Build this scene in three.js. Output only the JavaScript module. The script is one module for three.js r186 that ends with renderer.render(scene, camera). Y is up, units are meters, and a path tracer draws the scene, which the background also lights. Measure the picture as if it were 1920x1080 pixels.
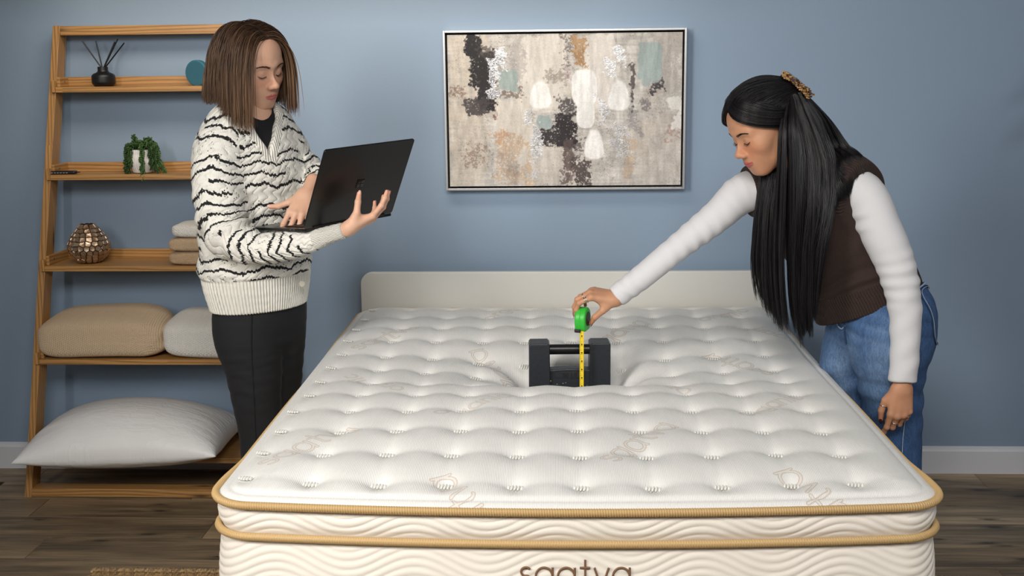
import * as THREE from 'three';
import { RoundedBoxGeometry } from 'three/addons/geometries/RoundedBoxGeometry.js';
import { mergeGeometries, mergeVertices, toCreasedNormals } from 'three/addons/utils/BufferGeometryUtils.js';
import { RectAreaLightUniformsLib } from 'three/addons/lights/RectAreaLightUniformsLib.js';
import { TextGeometry } from 'three/addons/geometries/TextGeometry.js';
import { FontLoader } from 'three/addons/loaders/FontLoader.js';

// ---------------------------------------------------------------- camera, light, exposure
const scene = new THREE.Scene();
const camera = new THREE.PerspectiveCamera(27.849, 1920 / 1080, 0.05, 40);
camera.position.set(0.1054, 1.5554, 4.383);
camera.rotation.set(-0.1852, 0.0481, -0.0106, 'YXZ');
const renderer = new THREE.WebGLRenderer({ antialias: true });
renderer.toneMapping = THREE.LinearToneMapping;
renderer.toneMappingExposure = 1.0;
renderer.shadowMap.enabled = true;
RectAreaLightUniformsLib.init();
scene.background = new THREE.Color(0x000000);

// studio softboxes: [name words, position, aimed at, width, height, depth of the hood, strength, tint]
const SOFTBOXES = [
  ['key', [-2.3, 2.4, 4.2], [0.35, 1.1, 0.3], 0.85, 1.5, 1.2, 25.5, 0xfffaf4],
  ['fill', [2.5, 2.4, 4.3], [0.6, 1.0, 0.4], 1.2, 1.2, 0.5, 3.2, 0xf4f7ff],
  ['front', [0.1, 2.95, 4.5], [0.0, 0.6, 1.9], 1.6, 1.0, 0.4, 16.5, 0xfffbf6],
  ['wash', [-0.75, 2.85, 1.25], [-0.72, 1.55, -0.1], 1.9, 0.55, 0.95, 9.4, 0xfff0da],
];

// ---------------------------------------------------------------- helpers
const V = (x, y, z) => new THREE.Vector3(x, y, z);
const rng = (s) => () => { s = (s + 0x6d2b79f5) | 0; let t = Math.imul(s ^ (s >>> 15), 1 | s); t = (t + Math.imul(t ^ (t >>> 7), 61 | t)) ^ t; return ((t ^ (t >>> 14)) >>> 0) / 4294967296; };
const clamp = (x, a = 0, b = 1) => (x < a ? a : x > b ? b : x);
const mix = (a, b, t) => a + (b - a) * t;
const sstep = (a, b, x) => { const t = clamp((x - a) / (b - a)); return t * t * (3 - 2 * t); };
const hash3 = (x, y, z) => { let h = Math.imul(x, 374761393) ^ Math.imul(y, 668265263) ^ Math.imul(z, 1274126177); h = Math.imul(h ^ (h >>> 13), 1274126177); return ((h ^ (h >>> 16)) >>> 0) / 4294967296; };
function noise3(x, y, z) {
  const X = Math.floor(x), Y = Math.floor(y), Z = Math.floor(z); let fx = x - X, fy = y - Y, fz = z - Z;
  fx = fx * fx * (3 - 2 * fx); fy = fy * fy * (3 - 2 * fy); fz = fz * fz * (3 - 2 * fz);
  const a = mix(hash3(X, Y, Z), hash3(X + 1, Y, Z), fx), b = mix(hash3(X, Y + 1, Z), hash3(X + 1, Y + 1, Z), fx);
  const c = mix(hash3(X, Y, Z + 1), hash3(X + 1, Y, Z + 1), fx), d = mix(hash3(X, Y + 1, Z + 1), hash3(X + 1, Y + 1, Z + 1), fx);
  return mix(mix(a, b, fy), mix(c, d, fy), fz);
}
const noise2 = (x, y, s = 0) => {
  const X = Math.floor(x), Y = Math.floor(y); let fx = x - X, fy = y - Y; fx = fx * fx * (3 - 2 * fx); fy = fy * fy * (3 - 2 * fy);
  return mix(mix(hash3(X, Y, s), hash3(X + 1, Y, s), fx), mix(hash3(X, Y + 1, s), hash3(X + 1, Y + 1, s), fx), fy);
};
const tnoise = (u, v, f, g, s = 0) => { // repeats after u = 1, v = 1
  const x = u * f, y = v * g, X = Math.floor(x), Y = Math.floor(y); let fx = x - X, fy = y - Y; fx = fx * fx * (3 - 2 * fx); fy = fy * fy * (3 - 2 * fy); const w = (a, n) => ((a % n) + n) % n;
  return mix(mix(hash3(w(X, f), w(Y, g), s), hash3(w(X + 1, f), w(Y, g), s), fx), mix(hash3(w(X, f), w(Y + 1, g), s), hash3(w(X + 1, f), w(Y + 1, g), s), fx), fy);
};
const fbm2 = (x, y, s = 0, n = 4) => { let a = 0, w = 0.5, t = 0; for (let i = 0; i < n; i++) { a += w * noise2(x, y, s + i * 17); t += w; x *= 2.03; y *= 2.03; w *= 0.5; } return a / t; };
const fbm3 = (x, y, z, n = 3) => { let a = 0, w = 0.5, t = 0; for (let i = 0; i < n; i++) { a += w * noise3(x, y, z); t += w; x *= 2.03; y *= 2.03; z *= 2.03; w *= 0.5; } return a / t; };

const taken = new Map();
function numbered(name) { const n = taken.get(name) ?? 0; taken.set(name, n + 1); return n ? name + '_' + String(n).padStart(3, '0') : name; }
function shade(o) { o.traverse((c) => { if (c.isMesh) { c.castShadow = true; c.receiveShadow = true; } }); return o; }
function tag(o, label, category, group, kind) { if (label) o.userData.label = label; if (category) o.userData.category = category; if (group) o.userData.group = group; if (kind) o.userData.kind = kind; return o; }
function thing(name, label, category, pos = [0, 0, 0], turn = 0, group) { const o = new THREE.Group(); o.name = numbered(name); o.position.set(...pos); o.rotation.y = turn; scene.add(o); return tag(o, label, category, group); }
function single(name, geo, mat, label, category, group) { const o = new THREE.Mesh(geo, mat); o.name = numbered(name); scene.add(o); return tag(o, label, category, group); }
function struct(name, geo, mat, parent) { const o = geo ? new THREE.Mesh(geo, mat) : new THREE.Group(); o.name = name; (parent ?? scene).add(o); if (!parent) o.userData.kind = 'structure'; return o; }
function part(name, geo, mat, parent, label) { const o = new THREE.Mesh(geo, mat); o.name = name; parent.add(o); if (label) o.userData.label = label; return o; }

// textures: fn(u, v, i, j) -> [r, g, b] in 0..255 (or one number)
function tex(w, h, fn, srgb = true) {
  const d = new Uint8Array(w * h * 4);
  for (let j = 0; j < h; j++) for (let i = 0; i < w; i++) {
    const c = fn((i + 0.5) / w, (j + 0.5) / h, i, j), o = (j * w + i) * 4;
    if (typeof c === 'number') d[o] = d[o + 1] = d[o + 2] = clamp(c, 0, 255); else { d[o] = clamp(c[0], 0, 255); d[o + 1] = clamp(c[1], 0, 255); d[o + 2] = clamp(c[2], 0, 255); }
    d[o + 3] = 255;
  }
  const t = new THREE.DataTexture(d, w, h); t.magFilter = THREE.LinearFilter; t.minFilter = THREE.LinearMipmapLinearFilter; t.generateMipmaps = true;
  t.wrapS = t.wrapT = THREE.RepeatWrapping; t.colorSpace = srgb ? THREE.SRGBColorSpace : THREE.NoColorSpace; t.needsUpdate = true; return t;
}
const rep = (t, a, b = a) => { const c = t.clone(); c.repeat.set(a, b); c.needsUpdate = true; return c; };
const mat = (o) => new THREE.MeshPhysicalMaterial({ roughness: 0.6, ...o });

// uv in metres by the dominant face direction; along = axis that carries u
function boxUV(g, along = 'x', du = 0, dv = 0) {
  if (!g.attributes.normal) g.computeVertexNormals();
  const p = g.attributes.position, n = g.attributes.normal, uv = new Float32Array(p.count * 2), ax = { x: 0, y: 1, z: 2 }[along], o = [(ax + 1) % 3, (ax + 2) % 3];
  for (let i = 0; i < p.count; i++) {
    const P = [p.getX(i), p.getY(i), p.getZ(i)], N = [Math.abs(n.getX(i)), Math.abs(n.getY(i)), Math.abs(n.getZ(i))];
    let c = N[o[0]] > N[o[1]] ? o[1] : o[0]; let a = ax;
    if (N[ax] > 0.7) { a = o[0]; c = o[1]; }
    uv[i * 2] = P[a] + du; uv[i * 2 + 1] = P[c] + dv;
  }
  g.setAttribute('uv', new THREE.BufferAttribute(uv, 2)); return g;
}
let boardSeed = 1;
function board(w, h, d, r = 0.002, along) {
  const g = new RoundedBoxGeometry(w, h, d, 2, Math.min(r, w / 2.01, h / 2.01, d / 2.01)); const R = rng(boardSeed++ * 77);
  return boxUV(g, along ?? (w >= h && w >= d ? 'x' : h >= d ? 'y' : 'z'), R() * 2, R() * 2);
}
const lathe = (pts, seg = 48) => new THREE.LatheGeometry(pts.map((p) => new THREE.Vector2(p[0], p[1])), seg);
function tube(points, r, seg = 24, rad = 8, closed = false) { return new THREE.TubeGeometry(new THREE.CatmullRomCurve3(points.map((p) => (p.isVector3 ? p : V(...p))), closed), seg, r, rad, closed); }
const moved = (g, x, y, z, rx = 0, ry = 0, rz = 0) => g.applyMatrix4(new THREE.Matrix4().compose(V(x, y, z), new THREE.Quaternion().setFromEuler(new THREE.Euler(rx, ry, rz, 'YXZ')), V(1, 1, 1)));
function clean(g) { const q = g.index ? g.toNonIndexed() : g; for (const k of Object.keys(q.attributes)) if (!['position', 'normal', 'uv'].includes(k)) q.deleteAttribute(k); if (!q.attributes.uv) q.setAttribute('uv', new THREE.BufferAttribute(new Float32Array(q.attributes.position.count * 2), 2)); return q; }
const merge = (list) => mergeGeometries(list.map(clean));
// a grid of nu x nv cells, f(s, t) -> Vector3, uv(s, t) -> [u, v]
function gridGeo(nu, nv, f, uvf) {
  const P = new Float32Array((nu + 1) * (nv + 1) * 3), U = new Float32Array((nu + 1) * (nv + 1) * 2), I = [];
  for (let j = 0, k = 0; j <= nv; j++) for (let i = 0; i <= nu; i++, k++) { const p = f(i / nu, j / nv); P[k * 3] = p.x; P[k * 3 + 1] = p.y; P[k * 3 + 2] = p.z; const q = uvf ? uvf(i / nu, j / nv, p) : [i / nu, j / nv]; U[k * 2] = q[0]; U[k * 2 + 1] = q[1]; }
  for (let j = 0; j < nv; j++) for (let i = 0; i < nu; i++) { const a = j * (nu + 1) + i, b = a + 1, c = a + nu + 1, d = c + 1; I.push(a, c, b, b, c, d); }
  const g = new THREE.BufferGeometry(); g.setAttribute('position', new THREE.BufferAttribute(P, 3)); g.setAttribute('uv', new THREE.BufferAttribute(U, 2)); g.setIndex(I); g.computeVertexNormals(); return g;
}
function weldNormals(g) { // smooth normals across a seam of coincident points
  const p = g.attributes.position, n = g.attributes.normal, m = new Map();
  for (let i = 0; i < p.count; i++) { const k = Math.round(p.getX(i) * 2e4) + ',' + Math.round(p.getY(i) * 2e4) + ',' + Math.round(p.getZ(i) * 2e4); if (!m.has(k)) m.set(k, []); m.get(k).push(i); }
  for (const l of m.values()) if (l.length > 1) { const s = V(0, 0, 0); for (const i of l) s.add(V(n.getX(i), n.getY(i), n.getZ(i))); s.normalize(); for (const i of l) n.setXYZ(i, s.x, s.y, s.z); }
  return g;
}

// ---------------------------------------------------------------- the room
const ROOM = { x0: -3.3, x1: 3.5, z0: 0, z1: 6.4, h: 3.3, t: 0.12 };
{
  const { x0, x1, z0, z1, h, t } = ROOM, w = x1 - x0, d = z1 - z0, cx = (x0 + x1) / 2, cz = (z0 + z1) / 2;
  const peel = tex(512, 512, (u, v) => 255 * (0.5 * tnoise(u, v, 30, 30, 1) + 0.35 * tnoise(u, v, 66, 66, 2) + 0.15 * tnoise(u, v, 140, 140, 3)), false);
  const blue = mat({ color: 0x8599af, roughness: 0.62, bumpMap: rep(peel, 2), bumpScale: 0.0003 });
  const white = mat({ color: 0xd9d9da, roughness: 0.7 });
  const wallGeo = (a, b, c) => boxUV(new THREE.BoxGeometry(a, b, c), a > c ? 'x' : 'z');
  struct('wall_back', moved(wallGeo(w + 2 * t, h + 2 * t, t), cx, h / 2, z0 - t / 2), blue);
  struct('wall_left', moved(wallGeo(t, h + 2 * t, d), x0 - t / 2, h / 2, cz), white);
  struct('wall_right', moved(wallGeo(t, h + 2 * t, d), x1 + t / 2, h / 2, cz), white);
  struct('wall_front', moved(wallGeo(w + 2 * t, h + 2 * t, t), cx, h / 2, z1 + t / 2), white);
  struct('ceiling', moved(wallGeo(w, t, d), cx, h + t / 2, cz), white);
  // floor of brown-grey boards with knots, each board a piece
  const floor = struct('floor', moved(wallGeo(w, t, d), cx, -t / 2 - 0.008, cz), mat({ color: 0x2a241d, roughness: 0.9 }));
  const knots = []; { const R = rng(5); for (let i = 0; i < 46; i++) knots.push([R(), R(), 0.006 + 0.016 * R() * R(), R()]); }
  const TW = 2.4, TH = 0.96;
  const plankTex = tex(2048, 1024, (u, v) => {
    const x = u * TW, y = v * TH; let wob = 0, dark = 0, ring = 0;
    for (const [kx, ky, kr] of knots) {
      let dx = x - kx * TW, dy = y - ky * TH; dx -= Math.round(dx / TW) * TW; dy -= Math.round(dy / TH) * TH;
      const q = (dx * dx) / (kr * kr * 10) + (dy * dy) / (kr * kr);
      if (q < 24) { wob += Math.exp(-q / 5) * Math.sign(dy) * 0.6; dark = Math.max(dark, Math.exp(-q * 0.9) * (0.55 + 0.45 * noise2(x * 200, y * 300))); ring += Math.exp(-q / 3) * 0.35 * Math.sin(Math.sqrt(q) * 7); }
    }
    const g = fbm2(x * 4, y * 42 + wob * 2, 3, 4), f = noise2(x * 14, y * 520, 9), c = fbm2(x * 1.3, y * 9, 21, 3);
    let k = 0.72 + 0.42 * (g - 0.5) + 0.16 * (f - 0.5) + 0.5 * (c - 0.5) + ring * 0.12; k *= 1 - 0.62 * dark;
    return [206 * k, 181 * k, 146 * k];
  });
  const grain = tex(512, 512, (u, v) => 255 * (0.6 * noise2(u * 12, v * 160, 4) + 0.4 * noise2(u * 40, v * 400, 8)), false);
  const planks = [0xffffff, 0xe2ddd6, 0xf6efe4].map((c) => mat({ color: c, map: rep(plankTex, 1 / TW, 1 / TH), roughness: 0.5, bumpMap: rep(grain, 1, 1), bumpScale: 0.0006 }));
  const R = rng(11), pw = 0.178, pl = 1.22;
  const shapes = []; for (let k = 0; k < 10; k++) { const g = new RoundedBoxGeometry(pl - 0.0012, 0.009, pw - 0.0012, 1, 0.0014); boxUV(g, 'x', R() * TW, R() * TH); shapes.push(g); }
  for (let j = 0, z = z0 + 0.08; z < z1; j++, z += pw) {
    for (let x = x0 - ((j * 0.437) % 1) * pl + pl / 2 + 0.1; x < x1 - 0.1; x += pl) {
      const p = part('plank', shapes[Math.floor(R() * 10)], planks[Math.floor(R() * 3)], floor); p.position.set(clamp(x, x0 + 0.61, x1 - 0.61), -0.0045, z); if (R() < 0.5) p.rotation.y = Math.PI;
    }
  }
  // baseboards: a flat board with an eased upper edge
  const prof = new THREE.Shape(); prof.moveTo(0, 0); prof.lineTo(0.014, 0); prof.lineTo(0.014, 0.09); prof.lineTo(0.011, 0.0965); prof.lineTo(0.008, 0.098); prof.lineTo(0.007, 0.1055); prof.lineTo(0.004, 0.1075); prof.lineTo(0, 0.1075);
  const skirt = (len) => new THREE.ExtrudeGeometry(prof, { depth: len, bevelEnabled: false });
  const bw = mat({ color: 0xd5d8de, roughness: 0.42 });
  struct('baseboard_back', skirt(w).rotateY(-Math.PI / 2).translate(x1, 0, z0), bw);
  struct('baseboard_left', skirt(d).translate(x0, 0, z0), bw);
  struct('baseboard_right', skirt(d).rotateY(Math.PI).translate(x1, 0, z1), bw);
}
// studio lamps outside the frame: a deep black hood, a glowing diffuser and the area light just in front of it
for (const [kind, p, aim, w, h, deep, power, tint] of SOFTBOXES) {
  const g = thing('softbox_lamp', { key: 'large square softbox lamp on a stand, left of the camera', fill: 'square softbox lamp on a stand, right of the camera', front: 'wide overhead softbox lamp hanging above the camera', wash: 'overhead softbox lamp hanging above the bed near the blue wall' }[kind], 'lamp', p);
  g.lookAt(...aim);
  const cloth = mat({ color: 0x080808, roughness: 0.9 }), th = 0.01;
  part('hood', merge([[w / 2, 0], [-w / 2, 0], [0, h / 2], [0, -h / 2]].map(([x, y]) => new THREE.BoxGeometry(x ? th : w + th, y ? th : h + th, deep + 0.08).translate(x, y, deep / 2 - 0.04)).concat([new THREE.BoxGeometry(w + th, h + th, th).translate(0, 0, -0.08)])), cloth, g);
  const glow = mat({ color: 0xffffff, emissive: tint, emissiveIntensity: 1.0, roughness: 0.9 });
  part('diffuser_panel', new THREE.BoxGeometry(w - 0.012, h - 0.012, 0.006), glow, g);
  const l = new THREE.RectAreaLight(tint, power, w - 0.02, h - 0.02); l.position.set(0, 0, 0.01); l.rotation.y = Math.PI; g.add(l);
  if (kind === 'key' || kind === 'fill') {
    const s = thing('light_stand', kind === 'key' ? 'black tripod stand under the large softbox left of the camera' : 'black tripod stand under the softbox right of the camera', 'stand', [p[0], 0, p[2]]), dir = V(...aim).sub(V(...p)).normalize(), steel = mat({ color: 0x151515, roughness: 0.4, metalness: 0.6 });
    const top = V(-dir.x * 0.11, p[1] - h / 2 - 0.16, -dir.z * 0.11);
    part('pole', tube([V(0, 0.2, 0), V(0, p[1] * 0.6, 0).lerp(V(top.x, 0, top.z).setY(p[1] * 0.6), 0.5), top], 0.014, 12, 10), steel, s);
    for (let k = 0; k < 3; k++) { const a = k * 2.094; part('leg', tube([V(0, 0.55, 0), V(Math.cos(a) * 0.25, 0.28, Math.sin(a) * 0.25), V(Math.cos(a) * 0.48, 0.012, Math.sin(a) * 0.48)], 0.01, 8, 8), steel, s); }
  } else {
    for (const x of [-0.35, 0.35]) { const q = V(x, 0, -0.085).applyMatrix4(g.matrix.compose(g.position, g.quaternion, g.scale)); part('cable', tube([V(x, 0, -0.085), V(q.x, ROOM.h, q.z).applyMatrix4(g.matrix.clone().invert())], 0.005, 2, 6), cloth, g); }
  }
}

// ---------------------------------------------------------------- the framed abstract canvas
{
  const x0 = -0.348, x1 = 0.543, y0 = 1.114, y1 = 1.701, W = x1 - x0, H = y1 - y0;
  const art = thing('framed_painting', 'framed abstract painting of beige, black, white and pale teal patches on the blue wall', 'painting', [(x0 + x1) / 2, (y0 + y1) / 2, 0]);
  art.rotation.z = 0.001;
  // patches: [u0, v0, u1, v1 (from the top left), colour, raggedness, cover, kind]
  const P = [
    [0.0, 0.02, 0.16, 1.0, [198, 186, 170], 0.5, 0.6], [0.3, 0.0, 0.5, 0.5, [216, 211, 204], 0.2, 0.9], [0.58, 0.0, 0.72, 0.5, [218, 213, 208], 0.15, 0.85], [0.2, 0.42, 0.36, 0.78, [209, 202, 192], 0.2, 0.8], [0.3, 0.7, 0.55, 1.0, [206, 199, 190], 0.3, 0.6],
    [0.86, 0.0, 1.0, 0.4, [176, 170, 164], 0.4, 0.7], [0.8, 0.55, 1.0, 0.95, [194, 186, 178], 0.35, 0.6],
    [0.27, 0.0, 0.33, 0.3, [170, 165, 163], 0.5, 0.6], [0.2, 0.66, 0.31, 0.95, [176, 142, 112], 0.6, 0.5], [0.33, 0.72, 0.36, 1.0, [190, 160, 128], 0.5, 0.6],
    [0.085, 0.0, 0.145, 0.14, [38, 36, 39], 0.3, 1], [0.09, 0.1, 0.2, 0.32, [36, 34, 37], 0.36, 1], [0.135, 0.26, 0.2, 0.5, [38, 34, 38], 0.3, 1], [0.07, 0.42, 0.17, 0.52, [66, 60, 62], 0.4, 0.9], [0.12, 0.08, 0.23, 0.16, [78, 72, 72], 0.5, 0.7],
    [0.46, 0.5, 0.55, 0.75, [38, 33, 37], 0.34, 1], [0.4, 0.62, 0.52, 0.73, [44, 40, 43], 0.46, 0.95], [0.47, 0.42, 0.54, 0.55, [70, 64, 66], 0.5, 0.8], [0.5, 0.7, 0.53, 0.98, [88, 74, 72], 0.35, 0.85], [0.54, 0.84, 0.61, 1.0, [74, 64, 64], 0.45, 0.9], [0.48, 0.9, 0.54, 0.99, [104, 88, 88], 0.55, 0.75],
    [0.865, 0.3, 0.92, 0.36, [62, 58, 60], 0.35, 0.9], [0.86, 0.36, 0.88, 0.41, [60, 54, 56], 0.4, 0.9], [0.82, 0.42, 0.87, 0.52, [120, 114, 116], 0.55, 0.8], [0.785, 0.2, 0.8, 0.52, [76, 70, 70], 0.3, 0.85], [0.77, 0.5, 0.82, 0.65, [150, 146, 148], 0.5, 0.8],
    [0.42, 0.24, 0.51, 0.32, [150, 140, 132], 0.5, 0.7], [0.5, 0.02, 0.53, 0.22, [110, 102, 100], 0.65, 0.7], [0.5, 0.22, 0.53, 0.29, [148, 112, 122], 0.5, 0.7], [0.2, 0.36, 0.3, 0.41, [120, 106, 98], 0.6, 0.8], [0.56, 0.68, 0.58, 0.8, [88, 80, 80], 0.65, 0.8], [0.01, 0.34, 0.07, 0.4, [140, 118, 108], 0.7, 0.8], [0.08, 0.74, 0.15, 0.84, [142, 124, 112], 0.7, 0.8], [0.93, 0.6, 0.99, 0.68, [160, 136, 126], 0.6, 0.7], [0.19, 0.46, 0.21, 0.58, [110, 80, 74], 0.5, 0.8],
    [0.54, 0.03, 0.59, 0.21, [160, 120, 78], 0.46, 0.85], [0.545, 0.02, 0.585, 0.12, [196, 164, 128], 0.5, 0.7], [0.76, 0.68, 0.8, 0.95, [192, 166, 140], 0.4, 0.6], [0.215, 0.62, 0.24, 0.74, [184, 146, 118], 0.5, 0.7],
    [0.22, 0.24, 0.3, 0.36, [158, 172, 170], 0.1, 1], [0.375, 0.52, 0.44, 0.62, [158, 172, 172], 0.08, 1], [0.81, 0.06, 0.912, 0.31, [160, 174, 174], 0.06, 1], [0.18, 0.47, 0.192, 0.51, [176, 192, 196], 0.1, 1], [0.83, 0.3, 0.91, 0.34, [160, 172, 172], 0.3, 0.9],
    [0.53, 0.23, 0.64, 0.48, [240, 240, 240], 0.07, 1, 's'], [0.55, 0.44, 0.63, 0.62, [232, 232, 231], 0.2, 0.9, 's'], [0.58, 0.61, 0.675, 0.83, [238, 238, 238], 0.08, 1, 'fan'], [0.345, 0.29, 0.45, 0.49, [240, 240, 239], 0.08, 1, 'fan'], [0.68, 0.29, 0.785, 0.51, [239, 239, 239], 0.08, 1, 'fan'], [0.945, 0.42, 1.0, 0.49, [226, 224, 220], 0.2, 0.95], [0.96, 0.53, 1.0, 0.62, [224, 222, 218], 0.25, 0.9],
    // foil: narrow flaked strips
    [0.18, 0.17, 0.215, 0.41, [224, 226, 230], 0.4, 1, 'f'], [0.205, 0.1, 0.24, 0.22, [226, 228, 232], 0.4, 1, 'f'], [0.68, 0.18, 0.72, 0.28, [226, 228, 232], 0.4, 1, 'f'], [0.715, 0.075, 0.745, 0.2, [228, 230, 234], 0.4, 1, 'f'], [0.325, 0.5, 0.36, 0.6, [222, 224, 228], 0.4, 1, 'f'], [0.355, 0.58, 0.395, 0.8, [224, 226, 230], 0.4, 1, 'f'], [0.355, 0.78, 0.385, 0.96, [222, 224, 228], 0.55, 1, 'f'], [0.64, 0.42, 0.69, 0.6, [218, 220, 226], 0.5, 1, 'f'], [0.71, 0.6, 0.775, 0.82, [214, 216, 222], 0.6, 1, 'f'],
  ];
  const N = 512, lut = (f, o) => { const a = new Float32Array(N * N); for (let j = 0; j < N; j++) for (let i = 0; i < N; i++) a[j * N + i] = fbm2(i / N * f, j / N * f, o, 4); return (u, v) => a[((((v * N) | 0) % N + N) % N) * N + ((((u * N) | 0) % N + N) % N)]; };
  const coarse = lut(14, 1), fine = lut(70, 2), grit = lut(150, 3);
  const foil = new Uint8Array(1280 * 848);
  const map = tex(1280, 848, (u, vb, i, j) => {
    const v = 1 - vb, vs = fine(u * 1.0, v * 0.16), hs = fine(u * 0.2 + 0.3, v * 1.1), g = grit(u * 1.5, v);
    let k = 0.88 + 0.26 * (vs - 0.5) + 0.2 * (hs - 0.5) + 0.12 * (g - 0.5) + 0.2 * (coarse(u, v) - 0.5), c = [208 * k, 204 * k, 199 * k]; let fo = 0;
    const warm = coarse(u + 0.4, v * 0.6 + 0.2); if (warm > 0.56) { const t = clamp((warm - 0.56) * 5) * 0.35; c = [mix(c[0], 186, t), mix(c[1], 174, t), mix(c[2], 160, t)]; }
    const spot = grit(u * 2.3 + 0.2, v * 1.4); if (spot > 0.66 && coarse(u * 1.4, v + 0.3) > 0.5) { c = [c[0] * 0.78, c[1] * 0.75, c[2] * 0.74]; }
    for (const [a, b, e, f, col, rag, cover, kind] of P) {
      if (u < a - 0.06 || u > e + 0.06 || v < b - 0.08 || v > f + 0.08) continue;
      const dx = Math.min(u - a, e - u) * 1.5, dy = Math.min(v - b, f - v), wob = (coarse(u * 1.3 + a, v * 1.3) - 0.5) * 0.12, d = Math.min(dx, dy) + wob * (0.35 + rag);
      const t = clamp((d + rag * 0.16 * (fine(u * 1.4 + b, v * 0.9) - 0.42)) / (0.006 + rag * 0.015) ), hole = rag > 0.12 ? sstep(0.3 + rag * 0.28, 0.42 + rag * 0.28, fine(u * 2.1, v * 1.3 + a) * 0.6 + grit(u * 1.6 + a, v) * 0.45 + (1 - rag) * 0.16) : 1;
      let q = t * cover * mix(1, hole, clamp(rag * 2.6)); if (kind === 's' || kind === 'fan') { const vv = (v - b) / (f - b), hu = (e - a) / 2 * (kind === 'fan' ? mix(0.55, 1, clamp(vv * 1.3)) : 1), nx = Math.abs(u - (a + e) / 2 - wob * 0.05) / hu, ny = Math.abs(vv * 2 - 1), rr = Math.pow(nx ** 3.2 + ny ** 3.2, 0.3125); q = sstep(1.02, kind === 'fan' ? 0.86 - 0.5 * clamp(0.5 - vv) : 0.92, rr) * (0.9 + 0.1 * g); }
      if (q <= 0) continue; const s = 0.95 + 0.2 * (vs - 0.5) + (kind === 'f' ? 0.5 * (g - 0.45) : 0.1 * (g - 0.5));
      if (kind === 'f') { q = t * (grit(u * 2.6, v * 1.7) > 0.3 + rag * 0.32 ? 1 : 0.12); fo = Math.max(fo, q); }
      c = [mix(c[0], col[0] * s, q), mix(c[1], col[1] * s, q), mix(c[2], col[2] * s, q)];
    }
    foil[j * 1280 + i] = fo * 255; return c;
  });
  const relief = tex(1280, 848, (u, v, i, j) => 90 * fine(u, v * 0.5) + 80 * grit(u, v) + (foil[j * 1280 + i] ? 85 * grit(u * 2.7, v * 1.9) : 0), false);
  const metal = tex(1280, 848, (u, v, i, j) => foil[j * 1280 + i] * 0.75, false);
  const rough = tex(1280, 848, (u, v, i, j) => 185 - foil[j * 1280 + i] * 0.42, false);
  const cm = mat({ map, bumpMap: relief, bumpScale: 0.0012, metalnessMap: metal, metalness: 1, roughnessMap: rough, roughness: 1 });
  const cg = new THREE.BoxGeometry(W - 0.03, H - 0.03, 0.03).translate(0, 0, 0.019);
  part('canvas', cg, cm, art);
  const silver = mat({ color: 0xd4d6d8, roughness: 0.32, metalness: 0.85 }), fw = 0.008, fd = 0.042;
  for (const [x, y, a, b] of [[-W / 2 + fw / 2, 0, fw, H], [W / 2 - fw / 2, 0, fw, H], [0, H / 2 - fw / 2, W - 2 * fw, fw], [0, -H / 2 + fw / 2, W - 2 * fw, fw]]) { const m = part('frame_rail', new RoundedBoxGeometry(a, b, fd, 2, 0.0015), silver, art); m.position.set(x, y, fd / 2 + 0.002); }
  part('backing', new THREE.BoxGeometry(W - 0.012, H - 0.012, 0.004).translate(0, 0, 0.004), mat({ color: 0x101010, roughness: 0.9 }), art);
}

// ---------------------------------------------------------------- leaning ladder shelf and what stands on it
const SHELF = { tops: [1.512, 1.193, 0.859, 0.516, 0.153], zf: (y) => 0.33 - 0.255 * y / 1.735, xl: (y) => -1.93 + 0.142 * y / 1.733, xr: (y) => -0.985 - 0.075 * y / 1.733 };
const pineTex = (() => {
  const knots = [[0.31, 0.22], [0.78, 0.61], [0.55, 0.9]];
  return tex(1024, 512, (u, v) => {
    const x = u * 1.6, y = v * 0.4; let wob = 0, dk = 0;
    for (const [a, b] of knots) { const dx = x - a * 1.6, dy = y - b * 0.4, q = dx * dx / 0.0016 + dy * dy / 0.00006; wob += Math.exp(-q / 7) * Math.sign(dy) * 0.5; dk = Math.max(dk, Math.exp(-q * 1.4)); }
    const w = y * 95 + wob + 3.2 * fbm2(x * 1.6, y * 10, 2, 2), ringv = 0.5 + 0.5 * Math.sin(w * 6.283 * 0.8), line = Math.pow(ringv, 2.5), f = noise2(x * 9, y * 620, 5), g = noise2(x * 40, y * 900, 6);
    let k = 1.0 - 0.2 * line - 0.1 * (f - 0.5) - 0.08 * (g - 0.5) + 0.16 * (fbm2(x * 2, y * 6, 30, 2) - 0.5); k *= 1 - 0.55 * dk;
    return [180 * k, 136 * k - 5 * line, 82 * k - 9 * line];
  });
})();
const pine = mat({ map: rep(pineTex, 1 / 1.6, 1 / 0.4), roughness: 0.42, bumpMap: rep(pineTex, 1 / 1.6, 1 / 0.4), bumpScale: 0.0004 });
const steelScrew = mat({ color: 0x9a9a94, roughness: 0.35, metalness: 0.9 });
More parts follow.
